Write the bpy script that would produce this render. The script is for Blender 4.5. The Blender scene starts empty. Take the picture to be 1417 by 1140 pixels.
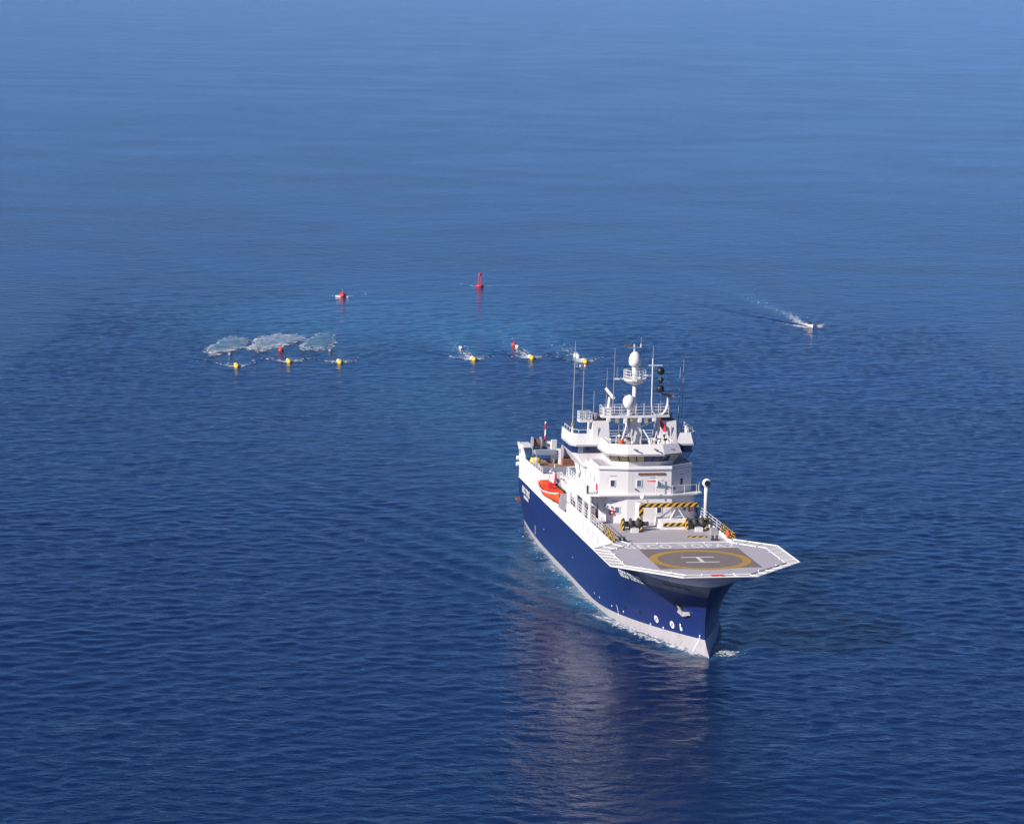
import bpy, bmesh, math, random
import numpy as np
from mathutils import Matrix, Vector
R = math.radians
random.seed(7)
scene = bpy.context.scene

# ------------------------------------------------------------------ camera
F_PX, PITCH, ROLL, CAM_H = 4217.06, 0.144505, 0.0150086, 75.0
cam_data = bpy.data.cameras.new('camera')
cam = bpy.data.objects.new('camera', cam_data)
scene.collection.objects.link(cam)
cam_data.sensor_fit = 'HORIZONTAL'; cam_data.sensor_width = 36.0
cam_data.lens = 36.0 * F_PX / 1417.0
cam_data.clip_start = 1.0; cam_data.clip_end = 200000.0
cam.matrix_world = Matrix.Translation((0, 0, CAM_H)) @ Matrix.Rotation(math.pi/2 - PITCH, 4, 'X') @ Matrix.Rotation(ROLL, 4, 'Z')
scene.camera = cam

# ------------------------------------------------------------------ sky, sun, exposure
SHIP_X, SHIP_Y, TH = 22.21, 328.54, 0.170701
fwd = Vector((math.sin(TH), -math.cos(TH), 0)); port = Vector((math.cos(TH), math.sin(TH), 0))
SUN_EL, SUN_BEAR = R(31), R(66)            # bearing measured from the bow towards starboard
sun_h = fwd*math.cos(SUN_BEAR) - port*math.sin(SUN_BEAR)
sun_dir = (sun_h*math.cos(SUN_EL) + Vector((0, 0, math.sin(SUN_EL)))).normalized()
world = bpy.data.worlds.new('World'); scene.world = world; world.use_nodes = True
wn = world.node_tree.nodes; wl = world.node_tree.links; wn.clear()
sky = wn.new('ShaderNodeTexSky'); sky.sky_type = 'NISHITA'; sky.sun_disc = False
sky.sun_elevation = SUN_EL; sky.sun_rotation = math.atan2(sun_dir.x, sun_dir.y)
sky.altitude = 0; sky.air_density = 0.42; sky.dust_density = 0.0; sky.ozone_density = 10.0
bg = wn.new('ShaderNodeBackground'); bg.inputs[1].default_value = 0.08
wo = wn.new('ShaderNodeOutputWorld'); wl.new(sky.outputs[0], bg.inputs[0]); wl.new(bg.outputs[0], wo.inputs[0])
sl = bpy.data.lights.new('sun', 'SUN'); sl.energy = 5.0; sl.angle = R(0.53); sl.color = (1.0, 0.93, 0.86)
so = bpy.data.objects.new('sun', sl); scene.collection.objects.link(so)
so.rotation_euler = sun_dir.to_track_quat('Z', 'Y').to_euler()
scene.view_settings.view_transform = 'Standard'; scene.view_settings.look = 'None'
scene.view_settings.gamma = 1.0; scene.view_settings.exposure = 0.33
scene.render.engine = 'CYCLES'
scene.cycles.use_denoising = True
scene.cycles.max_bounces = 6; scene.cycles.volume_bounces = 0; scene.cycles.transparent_max_bounces = 8

# ------------------------------------------------------------------ materials
MAT = {}
def mat(name, col, rough=0.5, metal=0.0, var=0.12, scale=1.2, spec=0.5, dirt=None, coat=0.0, plates=False):
    m = bpy.data.materials.new(name); m.use_nodes = True; MAT[name] = m
    nt = m.node_tree; N = nt.nodes; L = nt.links
    b = N['Principled BSDF']
    b.inputs['Roughness'].default_value = rough; b.inputs['Metallic'].default_value = metal
    b.inputs['Specular IOR Level'].default_value = spec; b.inputs['Coat Weight'].default_value = coat
    tc = N.new('ShaderNodeTexCoord'); mp = N.new('ShaderNodeMapping'); mp.inputs['Scale'].default_value = (1, 1, .35)
    L.new(tc.outputs['Object'], mp.inputs[0])
    n = N.new('ShaderNodeTexNoise'); n.inputs['Scale'].default_value = scale; n.inputs['Detail'].default_value = 5
    L.new(mp.outputs[0], n.inputs[0])
    mx = N.new('ShaderNodeMix'); mx.data_type = 'RGBA'
    mx.inputs[6].default_value = (*[c*(1-var) for c in col], 1); mx.inputs[7].default_value = (*[min(1, c*(1+var)) for c in col], 1)
    L.new(n.outputs[0], mx.inputs[0]); out = mx.outputs[2]
    if dirt:
        n2 = N.new('ShaderNodeTexNoise'); n2.inputs['Scale'].default_value = 2.3; n2.inputs['Detail'].default_value = 6
        mp2 = N.new('ShaderNodeMapping'); mp2.inputs['Scale'].default_value = (1.3, 1.3, .16); mp2.inputs['Location'].default_value = (3, 7, 1)
        L.new(tc.outputs['Object'], mp2.inputs[0]); L.new(mp2.outputs[0], n2.inputs[0])
        cr = N.new('ShaderNodeMapRange'); cr.inputs[1].default_value = .55; cr.inputs[2].default_value = .8; cr.inputs[4].default_value = dirt[3]
        L.new(n2.outputs[0], cr.inputs[0])
        m2 = N.new('ShaderNodeMix'); m2.data_type = 'RGBA'; m2.inputs[7].default_value = (*dirt[:3], 1)
        L.new(cr.outputs[0], m2.inputs[0]); L.new(out, m2.inputs[6]); out = m2.outputs[2]
    if plates:                                       # welded plate seams, slightly paler and proud
        sp = N.new('ShaderNodeSeparateXYZ'); cb = N.new('ShaderNodeCombineXYZ'); L.new(tc.outputs['Object'], sp.inputs[0])
        L.new(sp.outputs[0], cb.inputs[0]); L.new(sp.outputs[2], cb.inputs[1])
        br = N.new('ShaderNodeTexBrick'); br.inputs['Scale'].default_value = 1.0; br.inputs['Brick Width'].default_value = 7.5; br.inputs['Row Height'].default_value = 2.2
        br.inputs['Mortar Size'].default_value = .035; br.inputs['Mortar Smooth'].default_value = .6; L.new(cb.outputs[0], br.inputs['Vector'])
        m3 = N.new('ShaderNodeMix'); m3.data_type = 'RGBA'; m3.inputs[7].default_value = (*[c*1.35+.004 for c in col], 1)
        L.new(br.outputs['Fac'], m3.inputs[0]); L.new(out, m3.inputs[6]); out = m3.outputs[2]
        n4 = N.new('ShaderNodeTexNoise'); n4.inputs['Scale'].default_value = .8; n4.inputs['Detail'].default_value = 2; L.new(tc.outputs['Object'], n4.inputs[0])
        bu = N.new('ShaderNodeBump'); bu.inputs['Distance'].default_value = .04; bu.inputs['Strength'].default_value = .6; L.new(n4.outputs[0], bu.inputs['Height']); L.new(bu.outputs[0], b.inputs['Normal'])
    L.new(out, b.inputs['Base Color'])
    return m
mat('white', (.80, .78, .77), .42, var=.03, dirt=(.5, .42, .34, .35))
mat('white_clean', (.82, .81, .80), .35, var=.02)
mat('hull_blue', (.010, .024, .122), .34, var=.12, scale=.35, dirt=(.035, .045, .13, .55), coat=.1, plates=True)
mat('boot_grey', (.38, .36, .38), .55, var=.16, dirt=(.20, .17, .11, .75))
mat('deck_grey', (.40, .38, .42), .7, var=.10, scale=.8, dirt=(.3, .27, .26, .5))
mat('heli_grey', (.46, .44, .49), .65, var=.07, scale=.9)
mat('heli_dark', (.20, .16, .15), .75, var=.12, scale=.9)
mat('deck_blue', (.25, .29, .38), .65, var=.12, scale=.8)
mat('wood', (.30, .17, .09), .7, var=.2, scale=2)
mat('yellow', (.46, .28, .035), .5, var=.08)
mat('yellow_float', (.85, .58, .03), .45, var=.06)
mat('orange', (.80, .10, .018), .45, var=.10)
mat('red', (.62, .03, .035), .5, var=.08)
mat('black', (.012, .012, .014), .5, var=.1)
mat('dark_steel', (.06, .065, .075), .5, metal=.3, var=.25, scale=4)
mat('steel', (.38, .38, .40), .45, metal=.4, var=.15, scale=4)
mat('grey_paint', (.33, .32, .35), .55, var=.12)
mat('mauve', (.30, .25, .29), .7, var=.15)
mat('rust_brown', (.22, .09, .05), .75, var=.25, scale=3)
mat('glass_navy', (.018, .03, .10), .08, var=.2, spec=.8)
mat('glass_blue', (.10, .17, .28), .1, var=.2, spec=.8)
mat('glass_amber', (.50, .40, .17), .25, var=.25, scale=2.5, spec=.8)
mat('net', (.62, .60, .62), .7, var=.05)
mat('rope', (.16, .14, .11), .9, var=.2, scale=6)
def stripes(name, a, b, freq=1.0):
    m = bpy.data.materials.new(name); m.use_nodes = True; MAT[name] = m
    N = m.node_tree.nodes; L = m.node_tree.links; bs = N['Principled BSDF']; bs.inputs['Roughness'].default_value = .5
    tc = N.new('ShaderNodeTexCoord'); sp = N.new('ShaderNodeSeparateXYZ'); L.new(tc.outputs['Object'], sp.inputs[0])
    a1 = N.new('ShaderNodeMath'); a1.operation = 'ADD'; L.new(sp.outputs[0], a1.inputs[0]); L.new(sp.outputs[1], a1.inputs[1])
    a2 = N.new('ShaderNodeMath'); a2.operation = 'SUBTRACT'; L.new(a1.outputs[0], a2.inputs[0]); L.new(sp.outputs[2], a2.inputs[1])
    a3 = N.new('ShaderNodeMath'); a3.operation = 'MULTIPLY'; a3.inputs[1].default_value = freq; L.new(a2.outputs[0], a3.inputs[0])
    fr = N.new('ShaderNodeMath'); fr.operation = 'FRACT'; L.new(a3.outputs[0], fr.inputs[0])
    gt = N.new('ShaderNodeMath'); gt.operation = 'GREATER_THAN'; gt.inputs[1].default_value = .5; L.new(fr.outputs[0], gt.inputs[0])
    mx = N.new('ShaderNodeMix'); mx.data_type = 'RGBA'; mx.inputs[6].default_value = (*a, 1); mx.inputs[7].default_value = (*b, 1)
    L.new(gt.outputs[0], mx.inputs[0]); L.new(mx.outputs[2], bs.inputs['Base Color'])
stripes('hazard', (.75, .42, .015), (.015, .015, .015), 1.25)
stripes('red_white', (.62, .03, .035), (.8, .78, .77), .62)

# ------------------------------------------------------------------ mesh helpers
class MB:
    def __init__(s): s.v = []; s.f = []
    def add(s, v, f):
        o = len(s.v); s.v += [tuple(p) for p in v]; s.f += [tuple(i+o for i in q) for q in f]; return s
    def box(s, x0, x1, y0, y1, z0, z1):
        return s.hexa([(x0,y0,z0),(x1,y0,z0),(x1,y1,z0),(x0,y1,z0),(x0,y0,z1),(x1,y0,z1),(x1,y1,z1),(x0,y1,z1)])
    def hexa(s, v): return s.add(v, [(3,2,1,0),(4,5,6,7),(0,1,5,4),(1,2,6,5),(2,3,7,6),(3,0,4,7)])
    def prism(s, poly, z0, z1, poly2=None):
        n = len(poly); p2 = poly2 or poly
        v = [(x,y,z0) for x,y in poly] + [(x,y,z1) for x,y in p2]
        return s.add(v, [tuple(range(n-1,-1,-1)), tuple(range(n,2*n))] + [(i,(i+1)%n,n+(i+1)%n,n+i) for i in range(n)])
    def xprism(s, poly, y0, y1):       # polygon in x,z extruded along y
        n = len(poly); v = [(x,y0,z) for x,z in poly] + [(x,y1,z) for x,z in poly]
        return s.add(v, [tuple(range(n)), tuple(range(2*n-1,n-1,-1))] + [(i,n+i,n+(i+1)%n,(i+1)%n) for i in range(n)])
    def tube(s, a, b, r, r2=None, n=6):
        a, b = Vector(a), Vector(b); d = (b-a).normalized(); r2 = r if r2 is None else r2
        u = d.orthogonal().normalized(); w = d.cross(u)
        v = [a+(u*math.cos(t)+w*math.sin(t))*r for t in [2*math.pi*k/n for k in range(n)]]
        v += [b+(u*math.cos(t)+w*math.sin(t))*r2 for t in [2*math.pi*k/n for k in range(n)]]
        return s.add(v, [tuple(range(n-1,-1,-1)), tuple(range(n,2*n))] + [(i,(i+1)%n,n+(i+1)%n,n+i) for i in range(n)])
    def path(s, pts, r, n=5):
        for a, b in zip(pts[:-1], pts[1:]): s.tube(a, b, r, n=n)
        return s
    def lathe(s, prof, c=(0,0,0), axis='z', n=16):
        v = []; c = Vector(c)
        for r, h in prof:
            for k in range(n):
                t = 2*math.pi*k/n; a, b = r*math.cos(t), r*math.sin(t)
                p = {'z': (a,b,h), 'y': (a,h,b), 'x': (h,a,b)}[axis]; v.append(c+Vector(p))
        m = len(prof)
        f = [(j*n+i, j*n+(i+1)%n, (j+1)*n+(i+1)%n, (j+1)*n+i) for j in range(m-1) for i in range(n)]
        f += [tuple(range(n-1,-1,-1)), tuple((m-1)*n+i for i in range(n))]
        return s.add(v, f)
    def ball(s, c, r, rz=None, n=14, m=8):
        rz = rz or r
        return s.lathe([(max(.001, r*math.sin(math.pi*j/m)), -rz*math.cos(math.pi*j/m)) for j in range(m+1)], c, n=n)
    def grid(s, P, wrap=False):        # P[i][j] points
        ni, nj = len(P), len(P[0]); v = [p for r in P for p in r]
        return s.add(v, [(i*nj+j, (i+1)*nj+j, (i+1)*nj+(j+1)%nj, i*nj+(j+1)%nj) for i in range(ni-1) for j in range(nj if wrap else nj-1)])
    def build(s, name, material, parent=None, smooth=False, fix=True):
        me = bpy.data.meshes.new(name); me.from_pydata(s.v, [], s.f)
        if fix:
            bm = bmesh.new(); bm.from_mesh(me); bmesh.ops.recalc_face_normals(bm, faces=bm.faces); bm.to_mesh(me); bm.free()
        me.materials.append(MAT[material])
        if smooth: me.polygons.foreach_set('use_smooth', [True]*len(me.polygons))
        o = bpy.data.objects.new(name, me); scene.collection.objects.link(o)
        if parent is not None: o.parent = parent
        return o
def tag(o, label=None, cat=None, group=None, kind=None):
    if label: o['label'] = label
    if cat: o['category'] = cat
    if group: o['group'] = group
    if kind: o['kind'] = kind
    return o
SHIP_M = Matrix.Translation((SHIP_X, SHIP_Y, 0)) @ Matrix.Rotation(TH - math.pi/2, 4, 'Z')
def thing(name, label, cat, loc, ship=True, rz=0, group=None):
    o = bpy.data.objects.new(name, None); scene.collection.objects.link(o); o.empty_display_size = .5
    M = Matrix.Translation(loc) @ Matrix.Rotation(rz, 4, 'Z')
    o.matrix_world = SHIP_M @ M if ship else M
    return tag(o, label, cat, group)
def text_mesh(body, size, spacing=1.0, bold=.02):
    cu = bpy.data.curves.new('lettering', 'FONT'); cu.body = body; cu.size = size; cu.space_character = spacing; cu.offset = bold
    ob = bpy.data.objects.new('lettering', cu); scene.collection.objects.link(ob)
    bpy.context.view_layer.update()
    me = bpy.data.meshes.new_from_object(ob.evaluated_get(bpy.context.evaluated_depsgraph_get()))
    v = [tuple(p.co) for p in me.vertices]; f = [tuple(p.vertices) for p in me.polygons]
    bpy.data.objects.remove(ob); bpy.data.curves.remove(cu); bpy.data.meshes.remove(me)
    return v, f

# ------------------------------------------------------------------ hull form (ship axes: x forward from the stem, y to port, z up)
HB = 7.15
XS = -83.5
_zs = [-3, 0, .4, 1.0, 1.6, 2.8, 4.1, 6.2, 7.2, 8.0, 9.7]
_st = [.9, 0, -.8, -1.85, -2.55, -2.75, -2.6, -2.0, -1.15, -.3, .9]
_le = [33, 32, 31, 30, 29, 27, 25, 20.5, 18, 16, 14.5]
_pw = [1.1, 1.08, 1.05, 1.02, 1.0, .96, .9, .74, .66, .58, .54]
def hull_y(x, z):
    xs = float(np.interp(z, _zs, _st)); le = float(np.interp(z, _zs, _le)); pw = float(np.interp(z, _zs, _pw))
    t = (xs-x)/le
    if t <= 0: return 0.0
    y = HB*(math.sin(min(t, 1)*math.pi/2)**pw)
    if x < -60:
        k = min(1, (-60-x)/24); zz = max(0, min(1, z/4.5)); y *= 1-(.13*(1-zz)+.015)*k*k
    return y
def stem(z): return float(np.interp(z, _zs, _st))
def grey_top(x): return .62 + .98*max(0, (x+30)/27.5)**1.4 if x > -30 else .62

# ------------------------------------------------------------------ sea
rng = np.random.default_rng(11)
WAVES = []
WIND = R(106)
for i in range(84):
    lam = 1.5*(1.062**i) if i < 46 else rng.uniform(1.6, 3.4)
    d = WIND + rng.normal(0, .95 if lam < 5 else .5)
    k = 2*math.pi/lam
    slope = .0178 if lam < 3.4 else .0178*(3.4/lam)**1.4
    WAVES.append((k*math.cos(d), k*math.sin(d), slope/k*rng.uniform(.5, 1.3), rng.uniform(0, 6.283), lam))
FLOATS = [(-52.0, 569.6), (-42.7, 577.1), (-33.0, 577.1), (-7.5, 584.5), (3.7, 588.0), (14.0, 583.7)]
BOAT = (63.6, 649.0); BOAT_DIR = Vector((.13, -.99)).normalized()
def smooth(a, b, x): t = np.clip((x-a)/(b-a), 0, 1); return t*t*(3-2*t)
def ship_local(x, y):
    dx, dy = x-SHIP_X, y-SHIP_Y
    return dx*fwd.x+dy*fwd.y, dx*port.x+dy*port.y
def v_wave(x, y, ox, oy, dx, dy, ang, amp, wl, length, width):
    u = -((x-ox)*dx+(y-oy)*dy); v = np.abs((x-ox)*dy-(y-oy)*dx)      # u: distance astern, v: distance abeam
    off = (v-u*math.tan(ang))*math.cos(ang)
    env = smooth(0, width, u)*np.exp(-np.maximum(u, 0)/length)*np.exp(-(off/width)**2)
    return amp*env*np.cos(2*math.pi*off/wl)
def sea_z(x, y, sp=None):
    x = np.asarray(x, float); y = np.asarray(y, float); z = np.zeros_like(x)
    gust = .75+.25*np.sin(x*.021+1.3*np.sin(y*.009))*np.sin(y*.013+1.7+.8*np.sin(x*.017))
    for kx, ky, a, ph, lam in WAVES:
        w = a*np.sin(kx*x+ky*y+ph)
        if sp is not None: w = w*smooth(2.0, 4.5, lam/sp)
        z += w*(gust if lam < 12 else 1)
    z += v_wave(x, y, SHIP_X, SHIP_Y, fwd.x, fwd.y, R(22), .26, 4.6, 45, 6)
    z += v_wave(x, y, SHIP_X-fwd.x*26, SHIP_Y-fwd.y*26, fwd.x, fwd.y, R(20), .15, 6, 70, 8)
    for fx, fy in FLOATS: z += v_wave(x, y, fx, fy, fwd.x, fwd.y, R(28), .12, 3.5, 14, 2.5)
    z += v_wave(x, y, BOAT[0], BOAT[1], BOAT_DIR.x, BOAT_DIR.y, R(19), .16, 4.0, 30, 3)
    return z
def axis_pts(segs, lo, hi, growth):
    a = []
    for s0, s1, st in segs: a += list(np.arange(s0, s1, st))
    st = segs[-1][2]; p = segs[-1][1]
    while p < hi: a.append(p); st *= growth; p += st
    a.append(hi); st = segs[0][2]; p = segs[0][0]-st
    while p > lo: a.insert(0, p); st *= growth*1.12; p -= st
    a.insert(0, lo); return np.array(a)
gx = axis_pts([(-92, 92, .56)], -70000, 70000, 1.075)
gy = axis_pts([(252, 425, .42), (425, 640, .8)], -70000, 70000, 1.0165)
GX, GY = np.meshgrid(gx, gy)
spx = np.maximum(np.gradient(gx)[None, :], 0); spy = np.gradient(gy)[:, None]
SP = np.maximum(np.abs(spx)+0*GY, np.abs(spy)*.75+0*GX)
GZ = sea_z(GX, GY, SP)
SX, SY = ship_local(GX, GY)
hyv = np.array([hull_y(x, 0) for x in np.linspace(-84, 1, 400)])
HYL = np.interp(SX, np.linspace(-84, 1, 400), hyv)
D = np.abs(SY)-HYL
along = smooth(-86, -70, SX)*smooth(2, -1.5, SX)
inside = (D < -.6)*along > .5
GZ = np.where(inside, np.minimum(GZ, -.3), GZ)
aer = along*np.exp(-np.clip(D, 0, None)/(1.3+1.4*smooth(-8, -45, SX)))*(1.1-.45*smooth(-30, -60, SX))
aer += along*.28*np.exp(-np.clip(D, 0, None)/7)*smooth(-15, -40, SX)
astern = -84-SX
aer += .42*smooth(-2, 6, astern)*np.exp(-np.clip(astern, 0, None)/160)*np.exp(-(SY/(6.5+.04*np.clip(astern, 0, None)))**2)
foam = .78*np.exp(-((D-(.5+1.1*smooth(-3, -14, SX)))/.55)**2)*smooth(0, -3, SX)*smooth(-26, -20, SX)*(SY < 0)
foam += .95*np.exp(-((D-1.8)/1.3)**2)*smooth(-.5, -2.5, SX)*smooth(-10, -6, SX)*(SY > 0)
foam += .34*along*np.exp(-np.clip(D, 0, None)/.5)
for i, (fx, fy) in enumerate(FLOATS):
    u = -((GX-fx)*fwd.x+(GY-fy)*fwd.y); v = (GX-fx)*fwd.y-(GY-fy)*fwd.x
    foam += .8*smooth(-1.0, .1, u)*np.exp(-np.clip(u, 0, None)/5.0)*np.exp(-((np.abs(v)-.8-.62*np.clip(u, 0, None))/.85)**2)
    if i >= 3: foam += 1.25*smooth(-.3, 1, u)*np.exp(-np.clip(u, 0, None)/22)*np.exp(-((v-.3*np.sin(u*.4))/1.15)**2)
    aer += (.9 if i >= 3 else .5)*smooth(-1, 2, u)*np.exp(-np.clip(u, 0, None)/32)*np.exp(-(v/(1.7+.09*np.clip(u, 0, None)))**2)
for cx, cy, rx, ry, a in ((-45, 640, 24, 34, .36), (-28, 660, 30, 40, .24), (-8, 625, 13, 22, .34), (8, 640, 22, 26, .30), (-20, 700, 50, 60, .18), (-22, 520, 16, 50, .12)):
    aer += a*np.exp(-((GX-cx)/rx)**2-((GY-cy)/ry)**2)
u = -((GX-BOAT[0])*BOAT_DIR.x+(GY-BOAT[1])*BOAT_DIR.y); v = (GX-BOAT[0])*BOAT_DIR.y-(GY-BOAT[1])*BOAT_DIR.x
foam += 1.6*smooth(-2.8, -1.4, u)*np.exp(-np.clip(u, 0, None)/5)*np.exp(-((np.abs(v)-1.2-.35*(u+2))/.95)**2)
foam += 1.25*smooth(1, 3, u)*np.exp(-np.clip(u, 0, None)/30)*np.exp(-((v-.5*np.sin(u*.2))/(1.0+.02*np.clip(u, 0, None)))**2)
bend = v-.0004*np.clip(u, 0, None)**2
aer += .75*smooth(0, 4, u)*np.exp(-np.clip(u, 0, None)/80)*np.exp(-(bend/(1.1+.03*np.clip(u, 0, None)))**2)
for ox, oy, dxx, aa in ((-39.2, 694, 2.0, .7), (-8.1, 720.9, 1.6, .5)):
    foam += 1.2*aa*np.exp(-((np.abs(GX-ox)-1.3)/.9)**2-((GY-oy-1.2)/2.0)**2)
nr, nc = GX.shape
idx = np.arange(nr*nc).reshape(nr, nc)
quads = np.stack([idx[:-1, :-1], idx[:-1, 1:], idx[1:, 1:], idx[1:, :-1]], -1).reshape(-1, 4)
me = bpy.data.meshes.new('sea')
me.vertices.add(nr*nc); me.vertices.foreach_set('co', np.stack([GX, GY, GZ], -1).astype(np.float32).ravel())
me.loops.add(quads.size); me.loops.foreach_set('vertex_index', quads.astype(np.int32).ravel())
me.polygons.add(len(quads)); me.polygons.foreach_set('loop_start', np.arange(0, quads.size, 4, dtype=np.int32))
me.polygons.foreach_set('use_smooth', np.ones(len(quads), bool))
me.update(calc_edges=True)
for nm, arr in (('aeration', np.clip(aer, 0, 1)), ('foam', np.clip(foam, 0, 1))):
    at = me.attributes.new(nm, 'FLOAT', 'POINT'); at.data.foreach_set('value', arr.astype(np.float32).ravel())
sea = bpy.data.objects.new('sea', me); scene.collection.objects.link(sea); tag(sea, 'deep blue open sea with small wind ripples', kind='structure')

def sea_material():
    m = bpy.data.materials.new('sea_water'); m.use_nodes = True; MAT['sea_water'] = m
    N = m.node_tree.nodes; L = m.node_tree.links; b = N['Principled BSDF']
    b.inputs['Roughness'].default_value = .09; b.inputs['IOR'].default_value = 1.333
    geo = N.new('ShaderNodeNewGeometry')
    def mapped(sc, rot=0):
        mp = N.new('ShaderNodeMapping'); mp.inputs['Scale'].default_value = sc; mp.inputs['Rotation'].default_value = (0, 0, rot)
        L.new(geo.outputs['Position'], mp.inputs[0]); return mp.outputs[0]
    def noise(vec, scale, det=4, rough=.55, dist=0):
        n = N.new('ShaderNodeTexNoise'); n.inputs['Scale'].default_value = scale; n.inputs['Detail'].default_value = det
        n.inputs['Roughness'].default_value = rough; n.inputs['Distortion'].default_value = dist; L.new(vec, n.inputs['Vector']); return n.outputs[0]
    def rng_(src, a, b_, c, d):
        r = N.new('ShaderNodeMapRange'); r.interpolation_type = 'SMOOTHSTEP'
        for i, q in zip((1, 2, 3, 4), (a, b_, c, d)): r.inputs[i].default_value = q
        L.new(src, r.inputs[0]); return r.outputs[0]
    # wind patches: ruffled water and slicks
    slick = rng_(noise(mapped((.6, 1, 1), R(28)), .009, 5, .62, 1.6), .36, .64, .45, 1.05)
    gust = rng_(noise(mapped((.6, 1, 1), R(-12)), .045, 3, .6, .4), .35, .7, .55, 1.15)
    mul = N.new('ShaderNodeMath'); mul.operation = 'MULTIPLY'; L.new(slick, mul.inputs[0]); L.new(gust, mul.inputs[1])
    cal = N.new('ShaderNodeAttribute'); cal.attribute_name = 'aeration'
    damp = rng_(cal.outputs['Fac'], 0, .8, 1, .45); m0 = mul
    mul = N.new('ShaderNodeMath'); mul.operation = 'MULTIPLY'; L.new(m0.outputs[0], mul.inputs[0]); L.new(damp, mul.inputs[1])
    b1 = N.new('ShaderNodeBump'); b1.inputs['Distance'].default_value = .15
    L.new(noise(mapped((.85, 1, 1), R(-14)), 1.15, 4, .6, .5), b1.inputs['Height']); L.new(mul.outputs[0], b1.inputs['Strength'])
    b2 = N.new('ShaderNodeBump'); b2.inputs['Distance'].default_value = .05
    L.new(noise(mapped((.7, 1, 1), R(14)), 3.4, 4, .55, .2), b2.inputs['Height']); L.new(mul.outputs[0], b2.inputs['Strength']); L.new(b1.outputs[0], b2.inputs['Normal'])
    b3 = N.new('ShaderNodeBump'); b3.inputs['Distance'].default_value = .5
    L.new(noise(mapped((.7, 1, 1), R(-14)), .30, 4, .6, .5), b3.inputs['Height']); L.new(mul.outputs[0], b3.inputs['Strength'])
    L.new(b3.outputs[0], b1.inputs['Normal']); L.new(b2.outputs[0], b.inputs['Normal'])
    # body colour of the water: deep blue, greener and paler where air is mixed in
    aat = N.new('ShaderNodeAttribute'); aat.attribute_name = 'aeration'
    an = rng_(noise(mapped((1, .45, 1), R(-10)), .35, 5, .6, .5), .3, .7, .45, 1.15)
    am = N.new('ShaderNodeMath'); am.operation = 'MULTIPLY'; am.use_clamp = True; L.new(aat.outputs['Fac'], am.inputs[0]); L.new(an, am.inputs[1])
    mx = N.new('ShaderNodeMix'); mx.data_type = 'RGBA'; mx.inputs[6].default_value = (.0010, .0125, .062, 1); mx.inputs[7].default_value = (.035, .16, .27, 1)
    L.new(am.outputs[0], mx.inputs[0])
    fat = N.new('ShaderNodeAttribute'); fat.attribute_name = 'foam'
    fn = noise(mapped((1, .5, 1)), 1.9, 7, .75, .4)
    inv = N.new('ShaderNodeMath'); inv.operation = 'ADD'; L.new(fat.outputs['Fac'], inv.inputs[0]); L.new(rng_(fn, .3, .7, 0, 1), inv.inputs[1])
    fm = rng_(inv.outputs[0], .98, 1.6, 0, .95)
    mf = N.new('ShaderNodeMix'); mf.data_type = 'RGBA'; mf.inputs[7].default_value = (.78, .82, .86, 1)
    L.new(fm, mf.inputs[0]); L.new(mx.outputs[2], mf.inputs[6]); L.new(mf.outputs[2], b.inputs['Base Color'])
    ro = rng_(fm, 0, 1, .09, .7); L.new(ro, b.inputs['Roughness'])
sea_material(); me.materials.append(MAT['sea_water'])

# ------------------------------------------------------------------ haze
def build_haze():
    m = bpy.data.materials.new('haze_air'); m.use_nodes = True; MAT['haze_air'] = m
    N = m.node_tree.nodes; L = m.node_tree.links; N.clear()
    o = N.new('ShaderNodeOutputMaterial'); v = N.new('ShaderNodeVolumePrincipled')
    v.inputs['Color'].default_value = (.33, .52, 1.0, 1); v.inputs['Density'].default_value = 6.0e-5; v.inputs['Anisotropy'].default_value = .0
    L.new(v.outputs[0], o.inputs['Volume'])
    h = MB().box(-75000, 75000, -75000, 75000, -4, 82).build('haze', 'haze_air')
    tag(h, 'pale blue haze lying over the distant sea', kind='stuff')
build_haze()

# ------------------------------------------------------------------ the ship
ship = thing('research_ship', 'large ship with dark blue hull, white superstructure and helideck over the bow', 'ship', (0, 0, 0))
def hull_strip(x0, x1, zf0, zf1, nz=6, nx=44, side=0, tip=True, off=0.0):
    """strip of hull plating between two height curves, both sides joined round the stem"""
    mb = MB(); rows = []
    ts = np.linspace(0, 1, nx)**.62 if x1 is None else np.linspace(0, 1, nx)
    for j in range(nz+1):
        row = []
        for t in ts:
            # height curve is evaluated at the nominal station, the end runs into the stem
            xe = stem(zf1(0)*j/nz + zf0(0)*(1-j/nz)) if x1 is None else x1
            x = x0+(xe-x0)*t; z = zf0(x)*(1-j/nz)+zf1(x)*j/nz
            if x1 is None: x = x0+(stem(z)-x0)*t
            row.append((x, z))
        rows.append(row)
    for sgn in ((-1, 1) if side == 0 else (side,)):
        P = [[(x, sgn*(hull_y(x, z)+off), z) for x, z in row] for row in rows]
        mb.grid(P)
    if side == 0 and x0 == XS:
        for j in range(nz):
            (xa, za), (xb, zb) = rows[j][0], rows[j+1][0]
            ya, yb = hull_y(xa, za)+off, hull_y(xb, zb)+off
            mb.add([(xa, -ya, za), (xa, ya, za), (xb, yb, zb), (xb, -yb, zb)], [(0, 1, 2, 3)])
    return mb
SHEER = 6.58
STEP = -21.0
def sheer(x): return SHEER if x < STEP else 8.0
hull = hull_strip(XS, None, grey_top, lambda x: SHEER, 9, 70).build('hull', 'hull_blue', ship, True)
hull_strip(STEP, None, lambda x: SHEER, lambda x: 8.0, 3, 50).build('bow_plating', 'hull_blue', hull, True)
hull_strip(XS, None, lambda x: -2.5, grey_top, 6, 70).build('boot_topping', 'boot_grey', hull, True)
uh = MB()
hb = hull_strip(XS, STEP, lambda x: SHEER, lambda x: 9.0, 3, 40); uh.add(hb.v, hb.f)
upper = uh.build('upper_hull', 'white', ship, True)
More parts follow.
